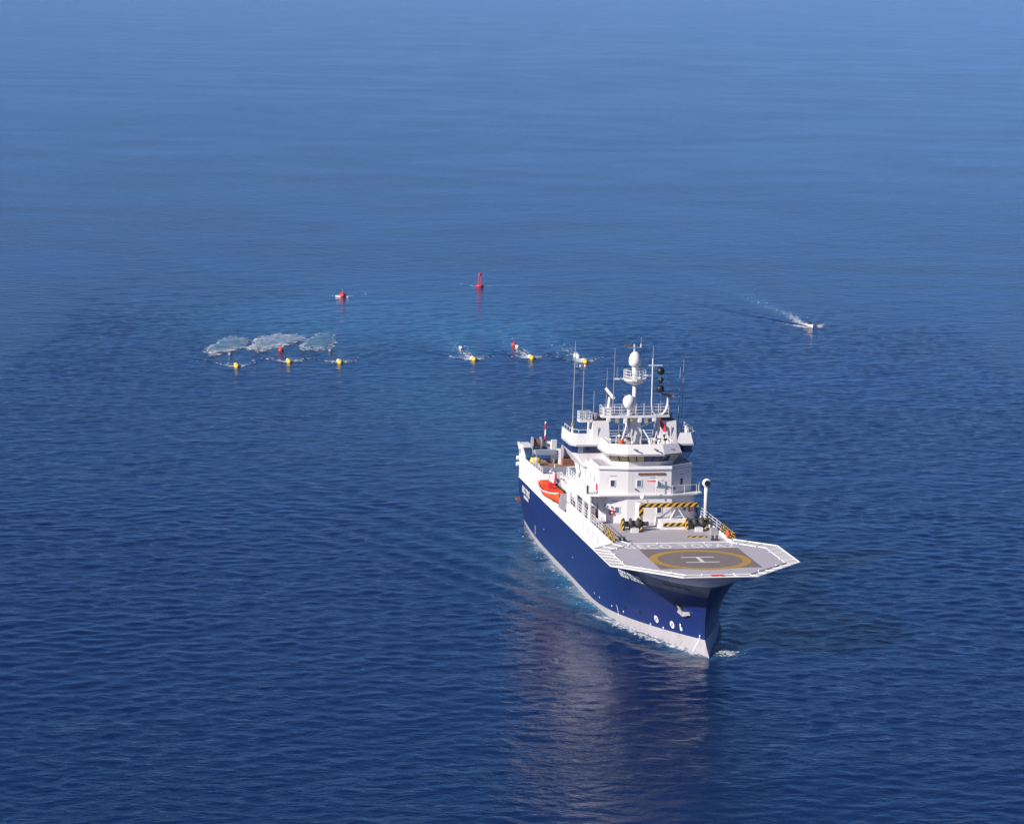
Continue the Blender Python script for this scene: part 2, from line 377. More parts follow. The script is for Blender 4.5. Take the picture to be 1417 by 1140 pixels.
hull_strip(STEP, None, lambda x: 8.0, lambda x: 9.0, 2, 50, off=-.03).build('bow_bulwark', 'white', upper, True)
# rubbing strake at the colour change, slightly proud
for s_ in (-1, 1):
    xs_ = np.linspace(XS+.3, STEP, 24)
    MB().path([(x, s_*(hull_y(x, SHEER)+.03), SHEER) for x in xs_], .07).build('rubbing_strake', 'white', upper)
# decks follow the hull plan
def deck_poly(x0, x1, z, inset=.04, n=30):
    xs = [x0+(x1-x0)*k/n for k in range(n+1)]
    return [(x, -(hull_y(x, z)-inset)) for x in xs] + [(x, hull_y(x, z)-inset) for x in reversed(xs)]
MB().prism(deck_poly(-36.5, .5, 9.0, .02), 8.7, 9.02).build('fore_deck', 'deck_grey', ship)
MB().prism(deck_poly(-49.5, -36.5, 9.0, .02), 8.7, 9.0).build('side_deck', 'deck_grey', ship)
aft = MB().prism(deck_poly(XS+.05, -64.2, 9.0, .02), 8.7, 9.0).build('aft_deck', 'deck_blue', ship)
MB().prism([(-64.2, 6.9), (-64.2, -5.4), (-49.5, -5.4), (-49.5, 6.9)], 8.7, 9.0).build('boat_deck', 'deck_blue', ship)
for k in range(9):
    MB().box(-81+.52*k, -80.52+.52*k, -5.2, 5.2, 9.004, 9.05+.004*(k % 2)).build('deck_plank', 'wood', aft)

def plate(side, x0, x1, z0, z1, name, parent=upper, m='white', th=.12, n=10):
    mb = MB(); xs = np.linspace(x0, x1, n)
    P = []
    for x in xs:
        zt = z1(x) if callable(z1) else z1
        y = hull_y(x, 9.0)
        P.append([(x, side*y, z0), (x, side*y, zt), (x, side*(y-th), zt), (x, side*(y-th), z0)])
    mb.grid(P, True); mb.add(P[0], [(0, 1, 2, 3)]); mb.add(P[-1], [(3, 2, 1, 0)])
    return mb.build(name, m, parent)
plate(-1, -32.9, -18, 9.002, 9.5, 'bulwark'); plate(1, -36, -18, 9.002, 9.5, 'bulwark')
plate(-1, -48.2, -32.9, 9.002, 9.45, 'bulwark')
plate(-1, -79.5, -65.2, 9.002, lambda x: 9.75+.25*(x+79.5)/14, 'bulwark'); plate(1, -83, -40, 9.002, 10.1, 'bulwark')
# recess for the rescue boat: inner wall and sloping ends
MB().hexa([(-65.2,-7.1,9.002),(-63.4,-7.1,9.002),(-63.4,-5.5,9.002),(-65.2,-5.5,9.002),(-65.2,-7.1,9.95),(-65.0,-7.1,9.95),(-65.0,-5.5,9.95),(-65.2,-5.5,9.95)]).build('recess_end', 'white', upper)
MB().xprism([(-48.2, 9.1), (-48.2, 12.5), (-46.6, 12.5), (-46.6, 9.1)], -7.15, -6.85).build('screen_post', 'white', upper)
MB().xprism([(-50.6, 8.2), (-48.25, 8.2), (-48.25, 10.3), (-49.0, 10.1), (-50.2, 9.2)], -7.75, -7.17).build('boat_fender', 'grey_paint', upper)
for k in range(4):
    x = -37.4+3.1*k
    MB().box(x, x+.16, -HB-.02, -HB+.1, 7.75, 8.75).build('scupper', 'grey_paint', upper)

# hull writing and marks (laid on the plating)
def on_hull(v, x0, z0, off=.03, slant=0):
    return [(x0+a, -(hull_y(x0+a, z0+b+slant*a)+off), z0+b+slant*a) for a, b, _ in v]
def hull_text(body, x0, z0, length, height, slant=0, bold=.03):
    v, f = text_mesh(body, 1.0, 1.05, bold)
    w = max(p[0] for p in v)-min(p[0] for p in v); h = max(p[1] for p in v); m0 = min(p[0] for p in v)
    v = [((a-m0)*length/w, b*height/h, 0) for a, b, _ in v]
    return MB().add(on_hull(v, x0, z0, .13, slant), f).build('ship_name', 'white_clean', hull, fix=False)
hull_text('GECO TOPAZ', -16.6, 6.25, 6.2, .82, .03, .06)
hull_text('GECO TOPAZ', -80.0, 5.15, 6.0, .85, 0, .05)
for k in range(6):
    x = -79.1+.62*k
    MB().add(on_hull([(0, 0, 0), (.45, 0, 0), (.45, .45, 0), (0, .45, 0)], x, 4.35, .035), [(0, 1, 2, 3)]).build('port_letter', 'white_clean', hull)
def disc_on(x, z, r, name, m='white_clean', off=.04, n=16):
    v = [(r*math.cos(2*math.pi*k/n), r*math.sin(2*math.pi*k/n), 0) for k in range(n)]
    return MB().add(on_hull(v, x, z, off), [tuple(range(n))]).build(name, m, hull)
def bar_on(x, z, w, h, name, m='white_clean', off=.05, ang=0):
    c, s_ = math.cos(ang), math.sin(ang)
    v = [(a*c-b*s_, a*s_+b*c, 0) for a, b in ((-w/2, -h/2), (w/2, -h/2), (w/2, h/2), (-w/2, h/2))]
    return MB().add(on_hull(v, x, z, off), [(0, 1, 2, 3)]).build(name, m, hull)
for cx in (-11.66, -8.53):
    disc_on(cx, 2.1, .42, 'thruster_mark')
    for a in (R(45), R(-45)): bar_on(cx, 2.1, .66, .07, 'thruster_cross', 'hull_blue', .07, a)
disc_on(-6.85, 1.95, .22, 'bulb_mark'); bar_on(-6.95, 2.3, .2, .5, 'bulb_mark')
for k in range(7): bar_on(-3.45-.02*k, 1.9-.27*k, .2, .16, 'draught_mark')
for k in range(6): bar_on(-21.3+.12*k, 1.7-.2*k, .16, .13, 'draught_mark')
for k in range(6): bar_on(-70.3, 2.1-.2*k, .35, .15, 'draught_mark')
for x, z in ((-29.56, 1.5), (-27.28, 1.45), (-22.83, 1.35), (-19.47, 1.35), (-12.98, 1.25), (-10.33, 1.4), (-43.26, 3.15), (-63.4, 2.95)):
    disc_on(x, z, .11, 'hull_outlet')
for x, z in ((-18.75, 2.0), (-15.14, 2.15)): disc_on(x, z, .22, 'hull_opening', 'black')
for k in range(4): bar_on(-5.6+.95*k, 7.35, .55, .22, 'mooring_port', 'black')
bar_on(-15.2, 5.0, .5, .12, 'hull_opening', 'black')
# anchor in its pocket
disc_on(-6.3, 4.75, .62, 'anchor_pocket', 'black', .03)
ay = -hull_y(-5.6, 4.1)
anc = MB().tube((-6.3, -hull_y(-6.3, 4.8)-.1, 4.85), (-5.6, ay-.28, 3.95), .13).build('anchor', 'steel', hull)
MB().add([(-6.5, ay-.75, 4.0), (-5.55, ay-.35, 3.65), (-4.7, ay+.1, 3.95), (-5.0, ay-.05, 4.3), (-5.6, ay-.35, 4.15), (-6.2, ay-.68, 4.35),
          (-6.4, ay-.5, 4.0), (-5.45, ay-.05, 3.65), (-4.6, ay+.35, 3.95), (-4.9, ay+.25, 4.3), (-5.5, ay-.1, 4.15), (-6.1, ay-.45, 4.35)],
         [(0,1,4,5), (1,2,3,4), (6,11,10,7), (7,10,9,8), (0,6,7,1), (1,7,8,2), (2,8,9,3), (3,9,10,4), (4,10,11,5), (5,11,6,0)]).build('anchor_fluke', 'boot_grey', hull)
MB().box(-85.6, XS-.01, -7.2, -4.6, 3.1, 3.35).build('stern_platform', 'rust_brown', hull)

# ---- railings
def rail(path, name='guard_rail', parent=ship, h=1.05, bars=3, sp=1.5, m='white_clean', r=.035):
    mb = MB(); path = [Vector(p) for p in path]
    for k in range(bars):
        hh = h*(1-k/bars); mb.path([p+Vector((0, 0, hh)) for p in path], r, 4)
    for a, b in zip(path[:-1], path[1:]):
        n = max(1, round((b-a).length/sp))
        for i in range(n): q = a.lerp(b, i/n); mb.tube(q, q+Vector((0, 0, h)), r*1.15, n=4)
    mb.tube(path[-1], path[-1]+Vector((0, 0, h)), r*1.15, n=4)
    return mb.build(name, m, parent)
def side_path(side, x0, x1, z, n=6, inset=.08):
    return [(x, side*(hull_y(x, 9.0)-inset), z) for x in np.linspace(x0, x1, n)]
rail(side_path(-1, -32.5, -25.2, 9.5)); rail(side_path(1, -35.5, -25.2, 9.5))
rail(side_path(-1, -25.1, -18.4, 9.5), m='hazard', r=.06); rail(side_path(1, -25.1, -18.4, 9.5), m='hazard', r=.06)
rail(side_path(-1, -46.4, -33.2, 9.45, 8))
rail(side_path(-1, -74.5, -65.4, 9.9), h=.75, bars=3); rail(side_path(1, -82, -42, 10.1, 12))
rail([(XS+.2, -5.0, 9.0), (XS+.2, 5.0, 9.0)], h=1.1)

# ---- helideck
HZ = 10.05
out = [(-12.9, -10.75), (-3.0, -10.75), (4.25, -4.2), (4.25, 4.2), (-3.0, 10.75), (-12.9, 10.75), (-17.2, 6.6), (-17.2, -6.6)]
inn = [(-11.7, -9.1), (-2.9, -9.1), (2.9, -3.6), (2.9, 3.6), (-2.9, 9.1), (-11.7, 9.1), (-15.6, 5.6), (-15.6, -5.6)]
def width_at(poly, x):
    ys = []
    for (a, b), (c, d) in zip(poly, poly[1:]+poly[:1]):
        if (a-x)*(c-x) <= 0 and a != c: ys.append(b+(d-b)*(x-a)/(c-a))
    return max(ys) if ys else 0
heli = MB().prism(inn, HZ-.28, HZ-.06).build('helideck', 'mauve', ship)
W_ = 1.15; x = -15.58
while x < 2.85:
    xa, xb = x, min(x+W_-.2, 2.89); wa, wb = width_at(inn, xa), width_at(inn, xb)
    MB().prism([(xa, -wa+.02), (xb, -wb+.02), (xb, wb-.02), (xa, wa-.02)], HZ-.06, HZ).build('deck_plank', 'heli_grey', heli); x += W_
MB().prism([(-12.3, -5.6), (-.85, -5.6), (-.85, 5.9), (-12.3, 5.9)], HZ-.02, HZ+.006).build('landing_pad', 'heli_dark', heli)
cxh = -5.7; mb = MB(); n = 64
P = [[(cxh+r*math.cos(2*math.pi*k/n), r*math.sin(2*math.pi*k/n), HZ+.011) for k in range(n)] for r in (4.75, 5.68)]
mb.grid(P, True); mb.build('landing_ring', 'yellow', heli, fix=False)
for q in ((-7.3, -6.95, -1.9, 1.9), (-4.45, -4.1, -1.9, 1.9), (-6.95, -4.45, -.22, .22)):
    MB().add([(q[0], q[2], HZ+.016), (q[1], q[2], HZ+.016), (q[1], q[3], HZ+.016), (q[0], q[3], HZ+.016)], [(0, 1, 2, 3)]).build('letter_bar', 'white_clean', heli)
v, f = text_mesh('GECO TOPAZ', 1.0, 1.25, .03)
wd = max(p[0] for p in v); hh = max(p[1] for p in v)
MB().add([(-12.7-b*2.2/hh, -7.0+a*13.2/wd, HZ+.012) for a, b, _ in v], f).build('ship_name', 'white_clean', heli, fix=False)
# safety nets: a frame per bay with a lattice of strands
def net_bay(a, b, c, d):               # a,b inner edge; c,d outer edge
    a, b, c, d = [Vector((*p, HZ-.08)) for p in (a, b, c, d)]
    c = c+Vector((0, 0, .10)); d = d+Vector((0, 0, .10))
    mb = MB(); mb.tube(c, d, .085, n=6); mb.tube(a, c, .075, n=6); fr = mb.build('net_frame', 'white_clean', heli)
    mb = MB()
    def strip(p, q, w):
        t = (q-p).cross(Vector((0, 0, 1))).normalized()*w; mb.add([p-t, p+t, q+t, q-t], [(0, 1, 2, 3)])
    n1 = max(2, round((b-a).length/.24)); n2 = 6
    for k in range(1, n1): strip(a.lerp(b, k/n1), c.lerp(d, k/n1), .095)
    for k in range(1, n2): strip(a.lerp(c, k/n2), b.lerp(d, k/n2), .1)
    mb.build('net', 'net', fr, fix=False)
for k in range(8):
    a, b, c, d = inn[k], inn[(k+1) % 8], out[k], out[(k+1) % 8]
    if k == 6: continue
    L_ = math.dist(c, d); n = max(2, round(L_/2.1))
    if k == 2:
        n = 4
    for i in range(n):
        lp = lambda p, q, t: (p[0]+(q[0]-p[0])*t, p[1]+(q[1]-p[1])*t)
        net_bay(lp(a, b, i/n), lp(a, b, (i+1)/n), lp(c, d, i/n), lp(c, d, (i+1)/n))
MB().box(3.1, 3.75, -.9, .5, HZ+.03, HZ+.08).build('red_panel', 'red', heli)
mb = MB()
for i in range(8):
    (a, b), (c, d) = inn[i], inn[(i+1) % 8]; mb.tube((a, b, HZ+.03), (c, d, HZ+.03), .06, n=5)
mb.build('deck_gutter', 'white_clean', heli)
# supports beneath, from the hull flare out to the deck edge
for sy in (-1, 1):
    for x in (-12, -9, -6, -3):
        MB().tube((x, sy*(hull_y(x, 8.6)-.1), 8.6), (x, sy*8.7, HZ-.28), .13).build('helideck_strut', 'white', heli)
hcx = -7.0; hp = [(math.atan2(s_*hull_y(x, 8.02), x-hcx), math.hypot(x-hcx, hull_y(x, 8.02))) for s_ in (-1, 1) for x in np.linspace(-12, stem(8.02)-.001, 60)]
hp.sort(); P = []
for ph_ in np.linspace(R(-100), R(100), 61):
    rh = float(np.interp(ph_, [q[0] for q in hp], [q[1] for q in hp])); c_, s_ = math.cos(ph_), math.sin(ph_)
    ro = min((t_ for (a, b), (c, d) in zip(inn, inn[1:]+inn[:1]) for t_ in [((a-hcx)*(d-b)-b*(c-a))/((d-b)*c_-(c-a)*s_) if abs((d-b)*c_-(c-a)*s_) > 1e-6 else -1] if t_ > 0), default=rh)
    w = float(smooth(62, 36, np.array(abs(math.degrees(ph_))))); top = rh+(ro*.985-rh)*w+.02
    P.append([(hcx+(rh+.02+(top-rh-.02)*q**1.2)*c_, (rh+.02+(top-rh-.02)*q**1.2)*s_, 8.02+1.74*q) for q in (0, .25, .5, .75, 1)])
MB().grid(P).build('helideck_skirt', 'white_clean', heli, True)
# lamps round the deck edge
for (a, b), (c, d) in zip(inn, inn[1:]+inn[:1]):
    for t in (.25, .75):
        x, y = a+(c-a)*t, b+(d-b)*t
        MB().lathe([(.09, 0), (.09, .12), (.05, .18)], (x*.985, y*.985, HZ), n=8).build('edge_lamp', 'white_clean', heli)
MB().hexa([(-17.3,-4.2,9.03),(-16.7,-4.2,9.03),(-16.7,4.2,9.03),(-17.3,4.2,9.03),(-15.9,-4.2,HZ-.1),(-15.65,-4.2,HZ-.1),(-15.65,4.2,HZ-.1),(-15.9,4.2,HZ-.1)]).build('access_ramp', 'heli_grey', heli)

# ---- fore deck machinery
def winch(x, y, side):
    w = MB().box(x-.9, x+.8, y-1.1, y+1.1, 9.02, 9.2).build('mooring_winch', 'grey_paint', ship)
    for yy in (y-.95, y-.1, y+.8):
        MB().lathe([(.72, -.07), (.72, .07)], (x, yy, 9.85), 'y', 18).build('drum_flange', 'dark_steel', w)
    MB().lathe([(.34, -.85), (.34, 0)], (x, y-.1, 9.85), 'y', 12).build('drum', 'rope', w)
    MB().lathe([(.42, 0), (.42, .9)], (x, y-.1, 9.85), 'y', 12).build('drum', 'rope', w)
    for yy in (y-1.2, y+.98):
        MB().add([(x-.75, yy, 9.2), (x+.75, yy, 9.2), (x+.2, yy, 10.45), (x-.2, yy, 10.45), (x-.75, yy+.2, 9.2), (x+.75, yy+.2, 9.2), (x+.2, yy+.2, 10.45), (x-.2, yy+.2, 10.45)],
                 [(0,1,2,3), (7,6,5,4), (0,4,5,1), (1,5,6,2), (2,6,7,3), (3,7,4,0)]).build('side_frame', 'hazard', w)
    MB().lathe([(.25, 0), (.3, .15), (.22, .5), (.3, .85)], (x, y+side*1.2-(.0 if side > 0 else .85), 9.85), 'y', 12).build('warping_head', 'dark_steel', w)
    MB().box(x+.85, x+1.3, y+side*.2-.45, y+side*.2+.45, 9.02, 9.5).build('motor_box', 'white', w)
winch(-29.2, -2.9, 1); winch(-29.2, 4.9, 1)
MB().lathe([(.16, 0), (.16, 2.6)], (-31.2, 5.3, 9.9), 'y', 10).build('rope_guide', 'dark_steel', ship)
MB().box(-31.4, -31.0, 6.2, 6.45, 9.02, 10.1).build('rope_guide_post', 'hazard', ship)
crane = MB().prism([(-33.0, .7), (-29.6, .7), (-29.6, 4.1), (-33.0, 4.1)], 9.02, 10.05, [(-32.9, .8), (-29.75, .8), (-29.75, 4.0), (-32.9, 4.0)]).build('deck_crane', 'white', ship)
MB().box(-29.72, -29.55, 1.05, 3.8, 9.42, 9.8).build('hazard_board', 'hazard', crane)
MB().box(-31.0, -30.5, -1.3, 5.55, 11.56, 12.02).build('boom', 'hazard', crane)
MB().path([(-30.9, 2.2, 10.05), (-30.8, 3.0, 11.6), (-30.9, 4.0, 10.05)], .1).build('boom_cradle', 'white', crane)
MB().path([(-31.9, 1.2, 10.05), (-30.8, 2.9, 11.6)], .13).build('boom_ram', 'white', crane)
MB().lathe([(.55, 9.02), (.5, 10.4), (.42, 11.4), (.42, 12.1)], (-30.9, -1.65, 0), n=12).build('crane_post', 'white', crane, True)
MB().box(-30.45, -30.28, -1.75, -1.2, 10.6, 11.9).build('hazard_board', 'hazard', crane)
MB().ball((-30.9, -1.2, 12.75), .32).build('crane_lamp', 'white_clean', crane, True)
for y in (-5.9, 5.2):
    b = MB().box(-22.6, -22.1, y, y+.9, 9.02, 9.16).build('bollard', 'dark_steel', ship)
    for q in (.2, .7): MB().lathe([(.14, 9.16), (.14, 9.55), (.19, 9.6)], (-22.35, y+q, 0), n=10).build('bollard_post', 'dark_steel', b)
MB().box(-24.9, -24.3, 2.9, 5.2, 9.02, 9.14).build('deck_hatch', 'hazard', ship)
MB().box(-26.9, -26.0, 6.1, 6.9, 9.02, 9.7).build('deck_locker', 'grey_paint', ship)

# ---- deckhouses
def facet(hw, ch, xf, xc, xa):          # plan: flat front of half width hw, chamfer to ch, back at xa
    return [(xa, -ch), (xc, -ch), (xf, -hw), (xf, hw), (xc, ch), (xa, ch)]
lower = MB().prism([(-49, -5.2), (-36.3, -5.2), (-36.3, -4.75), (-34.7, -4.75), (-34.2, -2.4), (-34.2, 3.1), (-36.7, 6.5), (-49, 6.5)], 9.0, 12.35).build('lower_deckhouse', 'white', ship)
deck2 = MB().prism([(-49, -7.15), (-34.4, -7.15), (-33.9, -5.9), (-33.9, -2.5), (-33.9, 3.2), (-34.5, 6.3), (-35.0, 7.0), (-49, 7.0)], 12.351, 12.52).build('second_deck', 'white', ship)
upper_h = MB().prism([(-48, -5.75), (-34.85, -5.75), (-34.2, -2.3), (-34.2, 3.0), (-36.3, 5.95), (-48, 5.95)], 12.521, 15.5).build('upper_deckhouse', 'white', ship)
deck3 = MB().prism([(-48.5, -5.9), (-34.75, -5.9), (-34.05, -2.35), (-34.05, 3.05), (-36.2, 6.1), (-48.5, 6.1)], 15.501, 15.62).build('third_deck', 'heli_grey', ship)
# low parapet round the third deck
mb = MB(); par = [(-40.5, -5.88), (-34.77, -5.88), (-34.07, -2.35), (-34.07, 3.05), (-36.22, 6.08), (-40.5, 6.08)]
for (a, b), (c, d) in zip(par[:-1], par[1:]):
    mb.hexa([(a, b, 15.621), (c, d, 15.621), (c-.12, d*.985, 15.621), (a-.12, b*.985, 15.621), (a-.1, b*.985, 15.95), (c-.1, d*.985, 15.95), (c-.2, d*.97, 15.95), (a-.2, b*.97, 15.95)])
mb.build('parapet', 'white', ship)
def wall_box(parent, x, y, z, w, h, nx, ny, name, m, d=.06, frame=None):
    """a pane or box on a wall whose outward normal is (nx,ny)"""
    l = math.hypot(nx, ny); n = Vector((nx/l, ny/l, 0)); t = Vector((-n.y, n.x, 0)); c = Vector((x, y, z)); u = Vector((0, 0, 1))
    def hx(w, h, d0, d1):
        q = [c+t*a*w/2+u*b*h/2+n*e for e in (d0, d1) for a, b in ((-1, -1), (1, -1), (1, 1), (-1, 1))]
        return MB().hexa(q)
    o = hx(w, h, -.05, d).build(name, m, parent)
    if frame:
        mb = MB()
        for ww, hh, ox, oz in ((w+.16, .08, 0, h/2+.04), (w+.16, .08, 0, -h/2-.04), (.08, h, w/2+.04, 0), (.08, h, -w/2-.04, 0)):
            q = [c+t*(ox+a*ww/2)+u*(oz+b*hh/2)+n*e for e in (-.04, d+.03) for a, b in ((-1, -1), (1, -1), (1, 1), (-1, 1))]
            mb.hexa(q)
        mb.build('frame', frame, o)
    return o
# front wall y -> x on the chamfered fronts
def fx(y, pl):
    for (a, b), (c, d) in zip(pl[:-1], pl[1:]):
        if b <= y <= d and d > b: return a+(c-a)*(y-b)/(d-b), (d-b, -(c-a))
    return pl[0][0], (1, 0)
UP = [(-34.85, -5.75), (-34.2, -2.3), (-34.2, 3.0), (-36.3, 5.95)]
LO = [(-34.7, -4.75), (-34.2, -2.4), (-34.2, 3.1), (-36.7, 6.5)]
for y, m in ((-4.15, 'glass_navy'), (-.97, 'glass_blue'), (1.55, 'glass_blue'), (4.45, 'glass_navy')):
    x, n = fx(y, UP); wall_box(upper_h, x, y, 13.85, .5, .75, *n, 'window', m, .03, 'white_clean')
for y, m in ((-3.55, 'glass_blue'), (1.56, 'glass_navy'), (5.0, 'glass_navy')):
    x, n = fx(y, LO); wall_box(lower, x, y, 10.6, .5, .72, *n, 'window', m, .03, 'white_clean')
for y in (-4.2, 5.85):
    x, n = fx(y, LO); o = wall_box(lower, x, y, 10.3, .58, .58, *n, 'fire_hose_box', 'red', .16)
    wall_box(o, x, y, 10.3, .2, .2, *n, 'box_mark', 'white_clean', .18)
wall_box(upper_h, -34.2, .55, 15.0, 3.3, .26, 1, 0, 'name_board', 'rust_brown', .1)
for y, z in ((-4.1, 14.75), (.75, 14.55), (4.5, 14.75)):
    x, n = fx(y, UP); wall_box(upper_h, x, y, z, .8, .09, *n, 'wall_lettering', 'grey_paint', .02)
x, n = fx(-3.9, LO); wall_box(lower, x, -3.9, 11.7, .8, .09, *n, 'wall_lettering', 'grey_paint', .02)
for y, z in ((-1.4, 13.15), (3.4, 13.15)):
    x, n = fx(y, UP); wall_box(upper_h, x, y, z, .14, .16, *n, 'deck_light', 'black', .2)
for y, z in ((-4.2, 10.95), (-5.0, 11.2)):
    x, n = fx(max(y, -4.7), LO); wall_box(lower, x, y, z, .14, .16, *n, 'deck_light', 'black', .2)
wall_box(lower, -36.28, -4.98, 10.2, .34, 1.7, 1, 0, 'door', 'white_clean', .04)
# starboard walls of the houses
for k, x in enumerate((-37.4, -40.2, -43.0)):
    wall_box(upper_h, x, -5.75, 13.9, .5, .75, 0, -1, 'window', 'glass_navy', .03, 'white_clean')
wall_box(upper_h, -35.9, -5.75, 13.2, .45, .8, 0, -1, 'fire_hose_box', 'red', .16)
wall_box(upper_h, -39.0, -5.75, 13.5, .7, 1.75, 0, -1, 'door', 'white_clean', .05)
for x in (-38, -41.5, -45):
    wall_box(lower, x, -5.2, 10.6, .55, .7, 0, -1, 'window', 'glass_navy', .03, 'white_clean')
# screen wall on the starboard side with openings
gal = MB()
gal.box(-46.6, -33.2, -7.149, -7.0, 12.0, 12.35)
for xa, xb in ((-46.6, -46.1), (-42.3, -41.7), (-38.0, -37.4), (-34.3, -33.2)): gal.box(xa, xb, -7.148, -7.001, 9.46, 12.0)
gal.box(-46.1, -42.3, -7.148, -7.001, 10.9, 12.0); gal.box(-41.7, -38.0, -7.148, -7.001, 11.4, 12.0); gal.box(-37.4, -34.3, -7.148, -7.001, 11.4, 12.0)
gal.build('side_screen', 'white', ship)
MB().box(-41, -37.5, -6.6, -5.6, 9.02, 10.3).build('deck_locker', 'mauve', ship)
MB().box(-45.5, -43.4, -6.5, -5.7, 9.02, 10.0).build('deck_locker', 'grey_paint', ship)
rail([(-48.8, -7.05, 12.52), (-34.5, -7.05, 12.52)]); rail([(-34.3, 6.4, 12.52), (-36.0, 6.9, 12.52), (-48.8, 6.9, 12.52)], sp=1.2)
rail([(-33.98, 3.1, 12.52), (-34.5, 6.2, 12.52)], sp=1.4, bars=1, r=.03)
MB().box(-35.6, -34.9, -7.13, -6.95, 12.52, 13.5).build('rail_screen', 'dark_steel', ship)
# port ventilator post and side locker
vp = MB().lathe([(.28, 9.02), (.26, 12.6), (.24, 13.4)], (-34.6, 7.45, 0), n=12).build('ventilator', 'white', ship, True)
MB().lathe([(.22, -.3), (.5, -.25), (.55, .05), (.46, .3)], (-34.45, 7.45, 13.75), 'x', 16).build('ventilator_cowl', 'white_clean', vp, True)
MB().lathe([(.36, 0), (.36, .03)], (-34.15, 7.45, 13.75), 'x', 16).build('cowl_mouth', 'black', vp)
MB().box(-37.6, -36.8, 6.4, 6.95, 9.02, 11.0).build('side_door', 'glass_navy', lower)

# ---- wheelhouse
zb, zw0, zw1, zf0, zf1 = 15.62, 16.2, 17.13, 17.06, 18.35
def ring(hw, ch, xf, xc, xa): return [(xa, -ch), (xc, -ch), (xf, -hw), (xf, hw), (xc, ch), (xa, ch)]
base = ring(1.9, 3.75, -36.1, -37.0, -41.8)
wtop = ring(2.15, 4.35, -35.55, -36.5, -41.8)
wmid = ring(1.95, 3.9, -35.95, -36.85, -41.8)
house = MB().prism(base, zb, zw0, wmid).build('wheelhouse', 'white', ship)
glz = MB().prism([(x-.06 if x > -41 else x, y*.985) for x, y in wmid], zw0+.001, zw1, [(x-.06 if x > -41 else x, y*.985) for x, y in wtop]).build('window_core', 'black', house)
def lerp3(a, b, t): return tuple(a[i]+(b[i]-a[i])*t for i in range(3))
def panes(i, n, mats):
    a0, b0 = (*wmid[i], zw0), (*wmid[i+1], zw0); a1, b1 = (*wtop[i], zw1), (*wtop[i+1], zw1)
    nrm = (Vector(b0)-Vector(a0)).cross(Vector(a1)-Vector(a0)).normalized()
    if nrm.x < 0 and i in (1, 2, 3): nrm.negate()
    if i == 0 and nrm.y > 0: nrm.negate()
    if i == 4 and nrm.y < 0: nrm.negate()
    for k in range(n):
        t0, t1 = (k+.07)/n, (k+.93)/n
        q = [lerp3(lerp3(a0, b0, t), lerp3(a1, b1, t), h) for t, h in ((t0, .06), (t1, .06), (t1, .98), (t0, .98))]
        v = [Vector(p)-nrm*.02 for p in q]+[Vector(p)+nrm*.02 for p in q]
        MB().hexa(v).build('window', mats[k], house)
        q = [lerp3(lerp3(a0, b0, t), lerp3(a1, b1, t), h) for t, h in ((k/n, 0), ((k+.055)/n, 0), ((k+.055)/n, 1), (k/n, 1))]
        v = [Vector(p)-nrm*.02 for p in q]+[Vector(p)+nrm*.05 for p in q]
        MB().hexa(v).build('mullion', 'white_clean' if i in (0, 4) else 'dark_steel', house)
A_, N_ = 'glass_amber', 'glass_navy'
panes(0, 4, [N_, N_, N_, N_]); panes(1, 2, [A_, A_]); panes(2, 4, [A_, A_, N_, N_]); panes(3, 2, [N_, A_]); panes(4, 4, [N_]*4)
f0 = ring(2.3, 4.75, -34.95, -36.1, -41.4); f1 = ring(2.15, 4.3, -35.7, -36.7, -41.4)
roofp = MB().prism(f0, zf0, zf0+.2).build('wheelhouse_roof', 'deck_grey', ship)
mb = MB()
for i in range(5):
    a, b = f0[i], f0[i+1]; c, d = f1[i+1], f1[i]
    inset = lambda p: (p[0]-.14, p[1]*.97)
    mb.hexa([(*a, zf0-.02), (*b, zf0-.02), (*inset(b), zf0-.02), (*inset(a), zf0-.02), (*d, zf1), (*c, zf1), (*inset(c), zf1), (*inset(d), zf1)])
mb.build('roof_bulwark', 'white', roofp)
for y in (-1.5, 1.0, 3.1):
    MB().tube((-35.15, y, 17.85), (-34.85, y+.45, 17.75), .09).build('floodlight', 'dark_steel', roofp)
